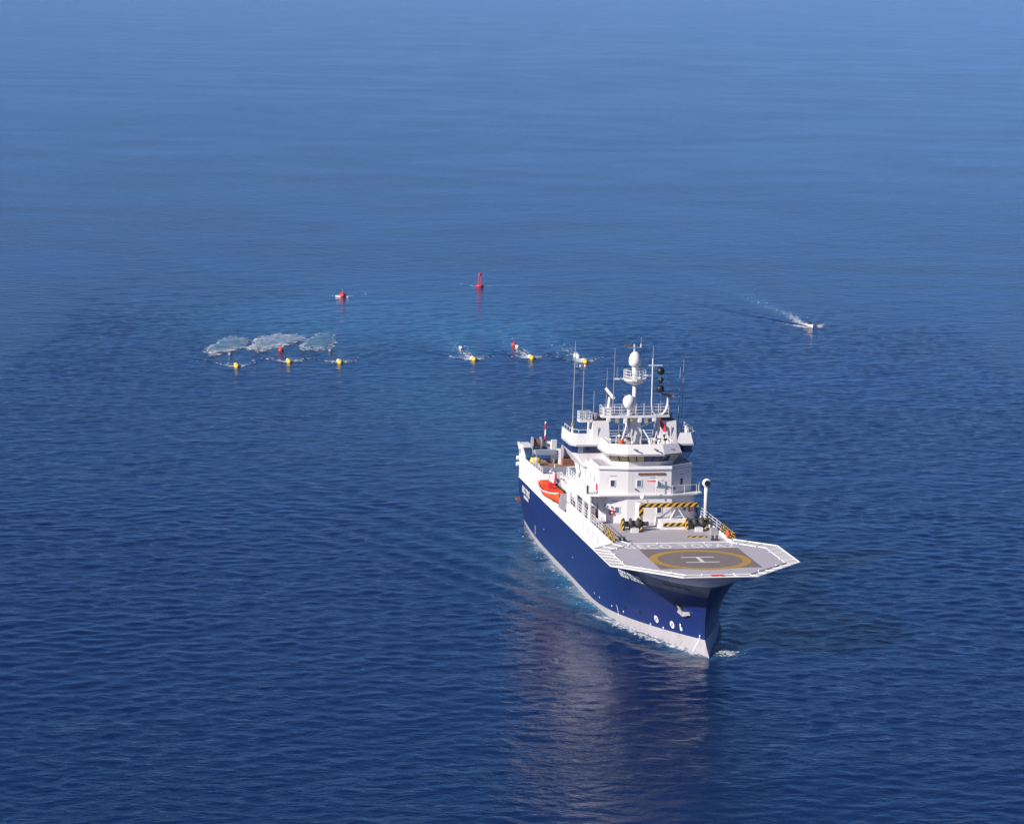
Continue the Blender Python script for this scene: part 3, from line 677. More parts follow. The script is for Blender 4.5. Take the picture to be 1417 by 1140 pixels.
# wings: forward-facing blocks out to the ship's sides
def wing(s_):
    def Y(a): return s_*a
    P0 = [(-48, Y(3.8)), (-42.2, Y(3.8)), (-42.2, Y(7.0)), (-43.2, Y(7.7)), (-48, Y(7.7))]
    Pm = [(-48, Y(3.8)), (-42.0, Y(3.8)), (-42.0, Y(7.15)), (-43.1, Y(7.7)), (-48, Y(7.7))]
    Pf0 = [(-48.3, Y(3.8)), (-41.6, Y(3.8)), (-41.6, Y(7.4)), (-42.8, Y(7.95)), (-48.3, Y(7.95))]
    Pf1 = [(-48.2, Y(3.8)), (-42.1, Y(3.8)), (-42.1, Y(7.1)), (-43.1, Y(7.9)), (-48.2, Y(7.9))]
    b = MB().prism([(-48, Y(3.8)), (-42.4, Y(3.8)), (-42.4, Y(6.2)), (-44.4, Y(6.6)), (-48, Y(6.6))], 14.6, 16.3, P0).build('bridge_wing', 'white', ship)
    MB().prism([(x-.05, y*.99) for x, y in P0], 16.301, 17.27, [(x-.05, y*.99) for x, y in Pm]).build('wing_window_core', 'glass_navy', b)
    for k, (y0, y1, m) in enumerate(((4.0, 5.3, 'glass_navy'), (5.35, 6.3, 'glass_navy'), (6.35, 7.0, 'glass_blue'))):
        MB().hexa([(-42.22, Y(y0), 16.38), (-42.22, Y(y1), 16.38), (-42.3, Y(y1), 16.38), (-42.3, Y(y0), 16.38), (-42.0, Y(y0), 17.2), (-42.0, Y(y1), 17.2), (-42.1, Y(y1), 17.2), (-42.1, Y(y0), 17.2)]).build('window', m, b)
    MB().prism([(-41.6, Y(3.8)), (-41.6, Y(7.4)), (-42.8, Y(7.95)), (-48.3, Y(7.95)), (-48.3, Y(3.8))], 17.271, 17.45).build('wing_roof', 'deck_grey', b)
    mb = MB()
    for i in (1, 2, 3):
        a, q = Pf0[i], Pf0[i+1]; c, d = Pf1[i+1], Pf1[i]; ins = lambda p: (p[0]-.12, p[1]*.98)
        mb.hexa([(*a, 17.25), (*q, 17.25), (*ins(q), 17.25), (*ins(a), 17.25), (*d, 18.75), (*c, 18.75), (*ins(c), 18.75), (*ins(d), 18.75)])
    mb.build('roof_bulwark', 'white', b)
    rail([(-42.4, Y(5.5), 18.7), (-42.4, Y(6.9), 18.7), (-43.3, Y(7.6), 18.7), (-48, Y(7.6), 18.7)], 'wing_rail', b, h=.5, bars=1)
    # raking strut beneath
    MB().xprism([(-50.5, 15.6), (-49.4, 15.9), (-46.2, 13.3), (-48.2, 11.2), (-48.9, 11.4), (-47.4, 13.2)], Y(5.9), Y(6.15)).build('wing_bracket', 'white', b)
    # funnel
    fn = MB().prism([(-45.6, Y(3.1)), (-41.7, Y(3.1)), (-41.7, Y(5.3)), (-45.6, Y(5.3))], 17.28, 20.3, [(-45.4, Y(3.25)), (-42.0, Y(3.25)), (-42.0, Y(5.2)), (-45.4, Y(5.2))]).build('funnel', 'white', ship)
    MB().prism([(-45.1, Y(3.45)), (-42.3, Y(3.45)), (-42.3, Y(5.0)), (-45.1, Y(5.0))], 20.301, 20.45).build('funnel_top', 'dark_steel', fn)
    for dx, dy in ((-42.8, 3.8), (-43.6, 4.5), (-44.4, 3.8), (-42.9, 4.7)):
        MB().lathe([(.2, 20.45), (.2, 21.0), (.26, 21.1), (.26, 21.25)], (dx, Y(dy), 0), n=10).build('exhaust_pipe', 'black' if dy < 4.6 else 'steel', fn)
    MB().path([(-41.85, Y(4.6), 18.2), (-41.8, Y(4.6), 19.6)], .05).build('ladder', 'steel', fn)
wing(-1); wing(1)
# roof space between the wings and the wheelhouse
MB().prism([(-48, -3.8), (-41.81, -3.8), (-41.81, 3.8), (-48, 3.8)], 15.621, 16.9).build('bridge_block', 'white', ship)
MB().prism([(-48.3, -3.78), (-41.41, -3.78), (-41.41, 3.78), (-48.3, 3.78)], 16.951, 17.15).build('bridge_roof', 'deck_grey', ship)
rail([(-48, -3.6, 17.15), (-48, 3.6, 17.15)]); rail([(-41.2, 3.9, 17.2), (-37.2, 3.9, 17.2)], h=1.3); rail([(-41.2, -3.9, 17.2), (-37.2, -3.9, 17.2)], h=1.3)
# roof clutter: compass, lamps, lockers, aerial feet
MB().lathe([(.22, 17.18), (.22, 18.2), (.3, 18.3), (.3, 18.6), (.1, 18.75)], (-37.2, -2.6, 0), n=12).build('compass_binnacle', 'orange', ship)
for x, y, h in ((-38.2, -1.6, 1.1), (-37.0, -1.3, .8), (-39.4, -2.4, 1.3), (-37.3, 2.1, .9), (-38.5, 3.0, 1.2), (-39.6, 1.8, 1.0), (-36.9, .9, .7)):
    s_ = MB().box(x-.25, x+.25, y-.3, y+.3, 17.18, 17.18+h*.6).build('roof_locker', random.choice(['white', 'steel', 'grey_paint']), ship)
    MB().tube((x, y, 17.18+h*.6), (x, y, 17.18+h*1.5), .05).build('lamp_stem', 'steel', s_)
    MB().lathe([(.17, -.2), (.22, .1), (.1, .18)], (x, y, 17.18+h*1.5), 'x', 10).build('searchlight', 'white_clean' if h < 1 else 'dark_steel', s_)
for k in range(16):
    x, y = random.uniform(-40.6, -36.9), random.choice((-1, 1))*random.uniform(1.0, 3.6); h = random.uniform(.7, 2.3)
    s_ = MB().tube((x, y, 17.2), (x, y, 17.2+h), .06, n=5).build('roof_post', random.choice(['white', 'steel', 'white_clean']), ship)
    if k % 3 == 0: MB().ball((x, y, 17.2+h), .2, n=8, m=5).build('aerial_head', 'white_clean', s_)
    elif k % 3 == 1: MB().box(x-.1, x+.15, y-.22, y+.22, 17.0+h, 17.25+h).build('loudspeaker', random.choice(['steel', 'dark_steel', 'rust_brown']), s_)
    else: MB().box(x-.05, x+.05, y-.5, y+.5, 17.1+h, 17.18+h).build('cross_arm', 'white_clean', s_)
for y in (1.9, 3.2):
    MB().path([(-38.2, y-.5, 17.18), (-38.0, y, 19.6), (-38.2, y+.5, 17.18)], .06).build('aerial_tripod', 'white', ship)
for a, b in (((-40.5, -1.9, 17.15), (-41.4, -.75, 19.3)), ((-40.5, 2.2, 17.15), (-41.4, .95, 19.3))):
    MB().tube(a, b, .09).build('mast_stay', 'white', ship)

# ---- main mast with platform, crow's nest and domes
mast = MB().prism([(-43.2, -.75), (-41.8, -.75), (-41.8, .85), (-43.2, .85)], 17.15, 20.7, [(-43.0, -.55), (-42.0, -.55), (-42.0, .7), (-43.0, .7)]).build('main_mast', 'white', ship)
MB().prism([(-43.6, -4.2), (-41.7, -4.2), (-41.4, -2.0), (-41.4, 2.0), (-41.7, 4.3), (-43.6, 4.3)], 20.75, 20.98).build('mast_platform', 'white', mast)
for y0, y1 in ((-3.6, -.6), (3.6, .75)):
    MB().tube((-42.5, y0, 20.75), (-42.5, y1, 19.4), .08).build('platform_brace', 'white', mast)
rail([(-43.5, 4.2, 20.98), (-41.8, 4.2, 20.98), (-41.5, 2.0, 20.98), (-41.5, -2.0, 20.98), (-41.8, -4.1, 20.98), (-43.5, -4.1, 20.98), (-43.5, 4.2, 20.98)], 'platform_rail', mast, h=1.15, sp=.9, r=.03)
for k, y in enumerate((-3.4, -2.3, -1.3, -.6, .5, 1.3, 2.3)):
    b = MB().box(-41.75, -41.3, y-.22, y+.22, 20.3-.12*(k % 3), 20.72).build('signal_lamp', ['white_clean', 'steel', 'white_clean', 'dark_steel'][k % 4], mast)
    MB().lathe([(.16, 0), (.2, .12)], (-41.3, y, 20.5-.1*(k % 3)), 'x', 10).build('lens', 'glass_amber' if k % 2 else 'white_clean', b)
MB().lathe([(.3, 20.98), (.26, 23), (.24, 25.1)], (-42.5, .0, 0), n=12).build('mast_pole', 'white', mast, True)
MB().lathe([(.1, 21.7), (.5, 21.9), (.78, 22.5), (.78, 22.9), (.55, 23.35), (.05, 23.55)], (-42.0, -.75, 0), n=16).build('satellite_dome', 'white_clean', mast, True)
MB().lathe([(.3, 20.98), (.25, 21.75)], (-42.0, -.75, 0), n=10).build('dome_pedestal', 'white', mast)
cn = MB().lathe([(.4, 24.7), (1.0, 24.95), (1.35, 25.25), (1.4, 25.5), (1.25, 25.52), (.9, 25.2)], (-42.5, .0, 0), n=14).build('crow_nest', 'white', mast)
MB().box(-42.8, -42.3, -2.6, -1.2, 25.35, 25.5).build('yard_arm', 'white', cn)
MB().box(-42.8, -42.3, 1.2, 2.0, 25.75, 25.9).build('yard_arm', 'white', cn)
rail([(-42.5+1.35*math.cos(a), 1.35*math.sin(a), 25.5) for a in [2*math.pi*k/10 for k in range(11)]], 'nest_rail', cn, h=1.05, sp=2, r=.04)
MB().lathe([(.35, 25.2), (.35, 26.9), (.55, 27.0)], (-42.5, .0, 0), n=12).build('dome_pedestal', 'white', mast)
MB().lathe([(.45, 27.0), (.72, 27.15), (.78, 27.6), (.76, 28.0), (.55, 28.5), (.28, 28.75), (.03, 28.82)], (-42.5, .0, 0), n=18).build('satellite_dome', 'white_clean', mast, True)
sp_ = MB().tube((-42.5, -.1, 28.8), (-42.5, -.12, 29.7), .1).build('top_spar', 'white', mast)
MB().box(-42.6, -42.4, -1.05, .75, 29.25, 29.35).build('wind_vane_arm', 'steel', sp_)
MB().box(-42.62, -42.38, -1.3, -.6, 29.4, 29.65).build('wind_vane', 'rust_brown', sp_)
MB().tube((-42.5, .7, 29.3), (-42.5, .7, 29.75), .09).build('anemometer', 'white_clean', sp_)
# radar scanners and dish pillars at the platform ends
rp = MB().path([(-42.4, 3.5, 20.98), (-42.4, 3.95, 21.5), (-42.4, 4.2, 22.2), (-42.4, 4.2, 23.3)], .15, 8).build('radar_pillar', 'white', mast)
MB().hexa([(-42.9, 3.55, 23.4), (-42.0, 5.0, 23.2), (-41.85, 4.9, 23.2), (-42.75, 3.45, 23.4), (-42.9, 3.55, 23.6), (-42.0, 5.0, 23.4), (-41.85, 4.9, 23.4), (-42.75, 3.45, 23.6)]).build('radar_scanner', 'rust_brown', rp)
lp_ = MB().path([(-42.4, -3.3, 20.98), (-42.4, -3.2, 22.0), (-42.4, -3.1, 23.2)], .2, 8).build('radar_pillar', 'white', mast)
MB().box(-42.9, -42.0, -3.9, -3.0, 20.98, 21.9).build('radar_cabinet', 'white', lp_)
MB().hexa([(-42.5, -3.75, 24.2), (-42.1, -2.75, 22.9), (-42.3, -2.6, 22.9), (-42.7, -3.6, 24.2), (-42.4, -3.55, 24.45), (-42.0, -2.5, 23.15), (-42.2, -2.4, 23.15), (-42.6, -3.4, 24.45)]).build('radar_scanner', 'white', lp_)
MB().path([(-41.9, 2.6, 20.98), (-41.9, 2.15, 21.5), (-41.9, 2.05, 22.4), (-41.9, 2.1, 28.0)], .09, 6).build('signal_pole', 'white', mast)
MB().box(-42.0, -41.8, 1.6, 3.3, 27.1, 27.2).build('signal_yard', 'white', mast)
MB().path([(-41.9, 3.15, 27.1), (-41.9, 3.1, 23.2)], .02, 4).build('halyard', 'grey_paint', mast)
# wing-side lantern basket
bk = MB().prism([(-43.6, -6.9), (-42.2, -6.9), (-42.2, -5.3), (-43.6, -5.3)], 20.15, 20.4).build('lamp_basket', 'white', ship)
rail([(-43.5, -5.3, 20.4), (-43.5, -6.85, 20.4), (-42.3, -6.85, 20.4), (-42.3, -5.3, 20.4)], 'basket_rail', bk, h=1.0, sp=.8, r=.04)
def whip(x, y, z0, z1, r=.06, foot=True, name='whip_antenna', lean=0.02, m='steel'):
    o = MB().tube((x, y, z0), (x, y+lean*(z1-z0), z1), r, r*.55, n=6).build(name, m, ship)
    if foot: MB().lathe([(.22, z0-.9), (.12, z0-.1), (.12, z0+.2)], (x, y, 0), n=8).build('antenna_foot', 'white', o)
    return o
a = whip(-43.6, -7.45, 19.3, 29.9, .085); MB().lathe([(.16, 19.5), (.2, 19.65), (.16, 19.85)], (-43.6, -7.45, 0), n=8).build('insulator', 'yellow', a)
whip(-42.9, -6.4, 20.4, 26.5, .09, False); whip(-42.9, -5.0, 20.98, 23.9, .06, False); whip(-41.9, -2.8, 21, 29.3, .075, False, m='mauve')
whip(-43.2, -3.4, 21, 26.7, .05, False); whip(-42.6, -2.2, 25.5, 26.9, .04, False)
whip(-43.3, 5.75, 19.0, 26.7, .08); whip(-43.0, .75, 25.9, 30.5, .06, False); whip(-42.8, 1.0, 21, 25.6, .05, False)
whip(-42.8, 4.2, 21, 26.4, .05, False); whip(-43.0, 3.4, 21, 24.6, .045, False); whip(-45.2, 6.6, 19.0, 27.4, .06)
whip(-41.9, -1.4, 21, 23.6, .045, False); whip(-41.9, 2.12, 28.0, 29.6, .06, False); whip(-42.0, 1.2, 21, 22.6, .05, False)
for y in (-6.75, -6.15): MB().tube((-42.9, y, 26.9), (-42.9, y, 27.2), .1, n=6).build('antenna_tip', 'white_clean', ship)
MB().box(-42.93, -42.87, -6.75, -6.15, 26.6, 26.66).build('antenna_spreader', 'steel', ship)
# struts and lamps between platform and roof
mb = MB()
for y in (-1.5, -2.1, -1.0): mb.path([(-41.6, y, 17.15), (-41.5, y+.05, 20.7)], .06)
mb.build('mast_pipe', 'steel', mast)
MB().path([(-41.3, -1.9, 17.5), (-41.0, -1.6, 18.6), (-41.1, -1.2, 19.9), (-41.5, -1.3, 20.7)], .12, 6).build('exhaust_bend', 'white', mast)

# ---- wind indicator mast on the second deck
ws = MB().tube((-33.6, 1.0, 12.52), (-33.6, 1.0, 14.9), .05).build('wind_mast', 'white_clean', ship)
rail([(-33.7, -1.0, 12.3), (-33.7, -1.0, 12.32)], 'foot_step', ws, h=.2, bars=1)

# ---- aft deck equipment
q = MB().xprism([(-83.4, 9.02), (-79.2, 9.02), (-79.2, 9.9), (-80.6, 10.6), (-82.0, 11.0), (-84.6, 11.2), (-84.8, 10.9), (-83.4, 10.2)], -7.1, -6.9).build('quarter_screen', 'white', ship)
MB().xprism([(-83.4, 9.02), (-82.9, 9.02), (-82.6, 10.9), (-83.4, 11.0)], -5.7, -5.5).build('quarter_post', 'white', q)
MB().box(-84.6, -80.8, -6.9, -5.6, 10.95, 11.1).build('quarter_beam', 'white', q)
MB().box(-82.9, -82.3, -7.12, -6.88, 9.9, 10.5).build('fairlead', 'dark_steel', q)
for x, z in ((-84.2, 9.0), (-84.4, 8.1)):
    MB().lathe([(.3, -.6), (.36, 0), (.3, .6)], (x, -6.7, z), 'y', 10).build('stern_roller', 'white_clean', q)
MB().tube((-83.8, -6.9, 10.1), (-83.8, 6.9, 10.1), .2).build('stern_gantry_beam', 'white', ship)
rl = MB().box(-81.6, -78.2, -5.7, -3.0, 10.3, 10.9).build('cable_reel', 'deck_blue', ship)
for y in (-5.9, -4.75):
    MB().lathe([(.85, -.08), (.85, .08)], (-80.0, y, 11.7), 'y', 18).build('reel_flange', 'grey_paint', rl)
MB().lathe([(.55, 0), (.55, 1.0)], (-80.0, -5.8, 11.7), 'y', 14).build('reel_drum', 'rust_brown', rl)
for x in (-81.4, -78.6):
    for y in (-5.5, -3.2): MB().tube((x, y, 9.0), (x, y, 10.3), .1).build('reel_leg', 'steel', rl)
MB().tube((-80.0, -4.15, 10.9), (-80.0, -4.1, 14.6), .14, .12, 8).build('stern_pole', 'red_white', ship)
MB().lathe([(.4, 10.9), (.4, 11.1)], (-80.0, -4.15, 0), n=10).build('pole_foot', 'black', ship)
fr = MB().xprism([(-80.8, 9.05), (-79.6, 9.05), (-79.0, 12.2), (-79.6, 12.2)], -3.4, -2.7).build('streamer_frame', 'white', ship)
MB().box(-80.2, -79.7, -4.0, -3.4, 10.9, 11.9).build('frame_box', 'white', fr)
MB().box(-79.95, -79.65, -3.85, -3.55, 11.2, 11.6).build('frame_port', 'rust_brown', fr)
dr = MB().lathe([(.75, 0), (1.0, .1), (1.0, .2), (.8, .25), (.8, 2.2), (1.0, 2.25), (1.0, 2.4)], (-78.3, -2.2, 10.7), 'y', 20).build('streamer_drum', 'mauve', ship)
MB().xprism([(-78.9, 9.05), (-77.9, 9.05), (-78.1, 11.0), (-78.5, 11.0)], -2.55, -2.25).build('drum_stand', 'white', dr)
MB().xprism([(-78.9, 9.05), (-77.9, 9.05), (-78.1, 11.0), (-78.5, 11.0)], .25, .55).build('drum_stand', 'white', dr)
MB().box(-79.4, -77.0, -2.2, .2, 9.05, 9.9).build('drum_tray', 'rust_brown', dr)
d2 = MB().lathe([(1.3, 0), (1.3, .15), (.9, .2), (.9, 2.8), (1.3, 2.85), (1.3, 3.0)], (-76.5, 2.0, 10.6), 'y', 20).build('streamer_drum', 'grey_paint', ship)
MB().xprism([(-77.2, 9.05), (-75.8, 9.05), (-76.3, 10.6), (-76.7, 10.6)], 1.7, 1.95).build('drum_stand', 'white', d2)
# boat deck: davit, winches, lockers, stair
dv = MB().path([(-50.2, -5.6, 9.0), (-50.2, -5.7, 10.9), (-51.2, -6.2, 11.5), (-53.0, -7.0, 11.6)], .16, 8).build('boat_davit', 'white', ship)
MB().path([(-63.6, -5.6, 9.0), (-63.4, -5.8, 10.5), (-62.2, -6.4, 11.0), (-60.5, -7.0, 11.0)], .16, 8).build('davit_arm', 'white', dv)
MB().path([(-60.5, -7.0, 11.0), (-60.5, -7.2, 9.6)], .03, 4).build('boat_fall', 'red', dv)
MB().path([(-53.0, -7.0, 11.6), (-53.2, -7.2, 9.8)], .03, 4).build('boat_fall', 'red', dv)
MB().box(-50.9, -49.9, -6.0, -5.3, 11.0, 11.7).build('davit_head', 'red', dv)
MB().path([(-63.6, -5.7, 10.2), (-61.5, -6.1, 10.0), (-60.5, -6.4, 9.4)], .14, 6).build('davit_ram', 'red', dv)
MB().box(-62, -51.5, -5.5, -5.3, 9.0, 9.9).build('boat_deck_coaming', 'white', ship)
for x, y, m in ((-60.5, -4.4, 'white'), (-58.0, -3.6, 'white'), (-55.5, -4.6, 'grey_paint'), (-53.0, -3.8, 'deck_blue'), (-52.4, -4.9, 'dark_steel'), (-66.5, -4.9, 'white')):
    b = MB().box(x-.8, x+.8, y-.55, y+.55, 9.0, 10.0).build('deck_machine', m, ship)
    MB().lathe([(.4, -.5), (.4, .5)], (x+.2, y, 10.2), 'y', 12).build('machine_drum', 'steel', b)
    MB().tube((x-.6, y-.3, 10.0), (x-.6, y-.3, 10.9), .07).build('machine_post', 'white_clean', b)
rail([(-62, -5.35, 9.9), (-51.5, -5.35, 9.9)], h=.8, bars=2)
st = MB().hexa([(-52.5, -5.2, 9.0), (-52.1, -5.2, 9.0), (-52.1, -4.3, 9.0), (-52.5, -4.3, 9.0), (-49.4, -5.2, 12.5), (-49.0, -5.2, 12.5), (-49.0, -4.3, 12.5), (-49.4, -4.3, 12.5)]).build('stairway', 'white', ship)
MB().path([(-52.3, -5.2, 10.0), (-49.2, -5.2, 13.5)], .06).build('stair_rail', 'white_clean', st)
MB().path([(-48.5, -6.9, 12.52), (-48.5, -6.9, 13.6), (-48.5, -5.9, 13.6)], .05).build('stair_gate', 'white_clean', st)

# ------------------------------------------------------------------ loose things aboard
bt = thing('rescue_boat', 'orange rescue boat hung in the recess on the ship\'s side', 'boat', (-58.0, -7.3, 7.95))
secs = []
for t in np.linspace(0, 1, 13):
    x = -6.0+11.6*t; w = 1.25*(math.sin(math.pi*min(1, .12+t*.62))**.7 if t < .62 else max(.03, (1-((t-.62)/.38)**2))); z = .15*abs(t-.5)*2
    sh = 1.15+.55*(t-.5)**2*4*.5; k = .5+.5*min(1, (1-t)*3)
    secs.append([(x, -w, sh), (x, -w*.82*k, .45+z), (x, 0, z), (x, w*.82*k, .45+z), (x, w, sh), (x, w*.86, sh), (x, w*.7*k, .7+z), (x, 0, .55+z), (x, -w*.7*k, .7+z), (x, -w*.86, sh)])
hb_ = MB().grid(secs, True); hb_.add(secs[0], [tuple(range(10))]); hb_.build('hull', 'orange', bt, True)
MB().box(-4.6, 1.2, -.8, .8, .9, 1.25).build('deck_cover', 'orange', bt)
MB().hexa([(-5.2,-.8,1.1),(-3.4,-.8,1.1),(-3.4,.8,1.1),(-5.2,.8,1.1),(-4.9,-.55,1.6),(-3.8,-.5,1.55),(-3.8,.5,1.55),(-4.9,.55,1.6)]).build('canopy', 'orange', bt)
for x in (-1.6, -.2, 1.2, 2.6): MB().box(x-.2, x+.2, -.95, .95, 1.12, 1.3).build('thwart', 'orange', bt)
MB().box(-.6, .2, -.35, .35, 1.25, 1.9).build('console', 'red', bt)
MB().path([(-6.0, -1.0, 1.35), (-3, -1.3, 1.25), (1, -1.32, 1.22), (4, -.85, 1.4), (5.5, -.05, 1.6)], .08).build('fender_rope', 'white_clean', bt)

def hung(name, label, cat, loc, mb, m, sm=True, grp=None):
    o = mb.build(name, m, None, sm); o.matrix_world = SHIP_M @ Matrix.Translation(loc); return tag(o, label, cat, grp)
hung('signal_ball', 'black ball on the mast halyard, above the diamond', 'day shape', (-41.9, 3.1, 26.45), MB().ball((0, 0, 0), .5), 'black')
hung('signal_diamond', 'black diamond hanging between two balls on the mast halyard', 'day shape', (-41.9, 3.1, 25.35), MB().lathe([(.01, -.5), (.46, 0), (.01, .5)], n=4), 'black', False)
hung('signal_ball', 'black ball on the mast halyard, below the diamond', 'day shape', (-41.9, 3.1, 24.25), MB().ball((0, 0, 0), .5), 'black')
fl = MB(); P = []
for i in range(7):
    P.append([(.12*math.sin(i*1.1+j*.5), .13*i+.05*j, -.30*j-.17*i+.05*math.sin(i*1.3)) for j in range(5)])
fl.grid(P); fl.grid([[(p[0]-.02, p[1], p[2]) for p in r] for r in P])
hung('red_flag', 'red flag flying from the mast beside the port funnel', 'flag', (-41.7, 2.95, 20.75), fl, 'red')
hung('life_ring', 'orange life ring hung on the striped port rail', 'life ring', (-21.0, 6.85, 9.95), MB().grid([[((.38+.11*math.cos(b))*math.cos(a), .11*math.sin(b), (.38+.11*math.cos(b))*math.sin(a)) for b in [2*math.pi*k/8 for k in range(8)]] for a in [2*math.pi*k/18 for k in range(19)]], True), 'orange')
ws2 = thing('windsock', 'red and white windsock in front of the upper deckhouse', 'windsock', (-33.6, 1.0, 14.2))
MB().lathe([(.08, 0), (.07, -.5), (.05, -1.1)], (0, 0, 0), 'y', 8).build('sleeve', 'red', ws2)
MB().lathe([(.17, -.03), (.17, .03)], (0, 0, 0), 'y', 10).build('hoop', 'white_clean', ws2)
MB().hexa([(0,.1,.1),(.04,.1,.1),(.04,.9,-.35),(0,.9,-.35),(0,.1,.3),(.04,.1,.3),(.04,.9,-.1),(0,.9,-.1)]).build('tail_vane', 'white_clean', ws2)
yf = thing('deck_float', 'yellow float stowed on deck at the ship\'s stern', 'float', (-77.5, -5.9, 9.0))
MB().lathe([(.1, -.75), (.4, -.6), (.48, -.2), (.48, .3), (.36, .6), (.1, .75)], (0, 0, .65), 'y', 14).build('body', 'yellow_float', yf, True)
MB().lathe([(.495, -.1), (.495, .1)], (0, 0, .65), 'y', 14).build('band', 'white_clean', yf)
for s_ in (-.4, .4): MB().box(-.5, .5, s_-.1, s_+.1, 0, .35).build('cradle', 'white', yf)

# ------------------------------------------------------------------ towed gear
def zs_(x, y): return float(sea_z(np.array([x]), np.array([y]))[0])
HEAD = TH - math.pi/2
lab = ['yellow tow float at the left end, ahead of the leftmost bubble patch', 'yellow tow float ahead of the middle and whitest bubble patch', 'yellow tow float ahead of the right-hand of three bubble patches',
       'yellow tow float left of the red-tailed one behind the ship', 'yellow tow float trailing white foam and a red buoy', 'yellow tow float nearest the ship\'s antennas, with white body behind it']
for i, (x, y) in enumerate(FLOATS):
    t = thing('tow_float', lab[i], 'float', (x, y, zs_(x, y)), False, HEAD, 'yellow tow floats behind the ship')
    MB().lathe([(.08, 1.0), (.38, .8), (.54, .3), (.55, -.3), (.42, -.8), (.18, -1.1)], (0, 0, .06), 'x', 14).build('body', 'yellow_float', t, True)
    MB().lathe([(.2, -.9), (.44, -1.3), (.42, -2.4), (.15, -2.9)], (0, 0, .06), 'x', 12).build('tail_body', 'white_clean', t, True)
    MB().hexa([(-1.6,-.05,.0),(-.7,-.05,.3),(-.7,.05,.3),(-1.6,.05,.0),(-1.7,-.05,.5),(-1.1,-.05,.5),(-1.1,.05,.5),(-1.7,.05,.5)]).build('tail_fin', 'yellow_float', t)
    MB().path([(-1.2, 0, .35), (-6, .1, .22), (-12, -.15, .2), (-17, 0, .2)], .11, 6).build('umbilical', 'dark_steel', t)
    MB().lathe([(.565, -.1), (.565, .06)], (0, 0, .06), 'x', 14).build('band', 'black', t)
    if i == 5:
        MB().lathe([(.1, -1.8), (.5, -1.3), (.55, 0), (.42, 1.2), (.1, 1.6)], (-7.5, -.2, .25), 'x', 14).build('trailing_float', 'white_clean', t, True)
    else:
        MB().lathe([(.1, -1.0), (.3, -.7), (.32, .7), (.1, 1.0)], (-17.0, 0, .2), 'x', 10).build('trailing_float', 'white_clean' if i in (1, 3, 4) else 'mauve', t, True)
for (x, y), l in (((-45.4, 592.0), 'red ball buoy in front of the middle bubble patch'), ((.2, 605.9), 'red ball buoy at the tail of the fifth yellow float\'s foam')):
    t = thing('ball_buoy', l, 'buoy', (x, y, zs_(x, y)), False, HEAD, 'red ball buoys')
    MB().ball((0, 0, .35), .55).build('body', 'red', t, True)
    MB().tube((0, 0, 1.0), (0, 0, 1.3), .1).build('lifting_eye', 'red', t); MB().lathe([(.555, .25), (.565, .35), (.555, .45)], n=14).build('band', 'rust_brown', t)
t = thing('tail_buoy', 'small pinkish-red buoy alone far behind the left floats', 'buoy', (-39.2, 694.0, zs_(-39.2, 694.0)), False, HEAD)
MB().lathe([(.1, 1.2), (.6, .9), (.78, 0), (.6, -.9), (.1, -1.2)], (0, 0, .35), 'x', 14).build('body', 'red', t, True)
MB().hexa([(-1.0,-1.5,.05),(.9,-1.2,.05),(.9,1.2,.05),(-1.0,1.5,.05),(-1.0,-1.5,.3),(.7,-1.2,.3),(.7,1.2,.3),(-1.0,1.5,.3)]).build('outrigger', 'white_clean', t)
MB().tube((0, 0, 1.0), (0, 0, 1.8), .08).build('lamp_post', 'steel', t)
t = thing('tower_buoy', 'tall red buoy with lattice tower, farthest from the ship', 'buoy', (-8.1, 720.9, zs_(-8.1, 720.9)), False, HEAD)
MB().lathe([(.5, -.3), (.9, 0), (.95, .35), (.6, .55)], n=16).build('float_body', 'red', t, True)
for a in range(4):
    c_, s_ = math.cos(a*math.pi/2+.6), math.sin(a*math.pi/2+.6)
    MB().tube((.48*c_, .48*s_, .5), (.24*c_, .24*s_, 2.6), .09).build('tower_leg', 'red', t)
for z, r in ((1.3, .42), (2.0, .34), (2.55, .28)):
    MB().lathe([(r, z-.07), (r, z+.07)], n=4).build('tower_brace', 'red', t)
MB().lathe([(.1, 2.5), (.36, 2.65), (.38, 3.2), (.1, 3.35)], n=12).build('top_mark', 'red', t)
MB().tube((0, 0, 3.5), (0, 0, 3.9), .08).build('lantern', 'dark_steel', t)
# small white boat on the right
rz = math.atan2(BOAT_DIR.y, BOAT_DIR.x)
t = thing('small_boat', 'small white boat far right, trailing a long wake', 'boat', (BOAT[0], BOAT[1], zs_(*BOAT)+.05), False, rz)
secs = []
for k in np.linspace(0, 1, 10):
    x = -2.4+5.0*k; w = .95*(1 if k < .45 else max(.03, 1-((k-.45)/.55)**1.9)); sh = .38+.25*k*k
    secs.append([(x, -w, sh), (x, -w*.8, .1), (x, 0, -.25), (x, w*.8, .1), (x, w, sh), (x, w*.8, sh-.05), (x, 0, .45), (x, -w*.8, sh-.05)])
hb_ = MB().grid(secs, True); hb_.add(secs[0], [tuple(range(8))]); hb_.build('hull', 'white_clean', t, True)
MB().hexa([(-.6,-.5,.25),(.6,-.5,.25),(.6,.5,.25),(-.6,.5,.25),(-.5,-.45,.7),(.2,-.42,.7),(.2,.42,.7),(-.5,.45,.7)]).build('console', 'rust_brown', t)
MB().hexa([(.2,-.4,.6),(.3,-.4,.6),(.3,.4,.6),(.2,.4,.6),(.0,-.35,.95),(.08,-.35,.95),(.08,.35,.95),(.0,.35,.95)]).build('windscreen', 'glass_navy', t)
MB().box(-2.9, -2.35, -.25, .25, .1, .85).build('outboard_engine', 'dark_steel', t)

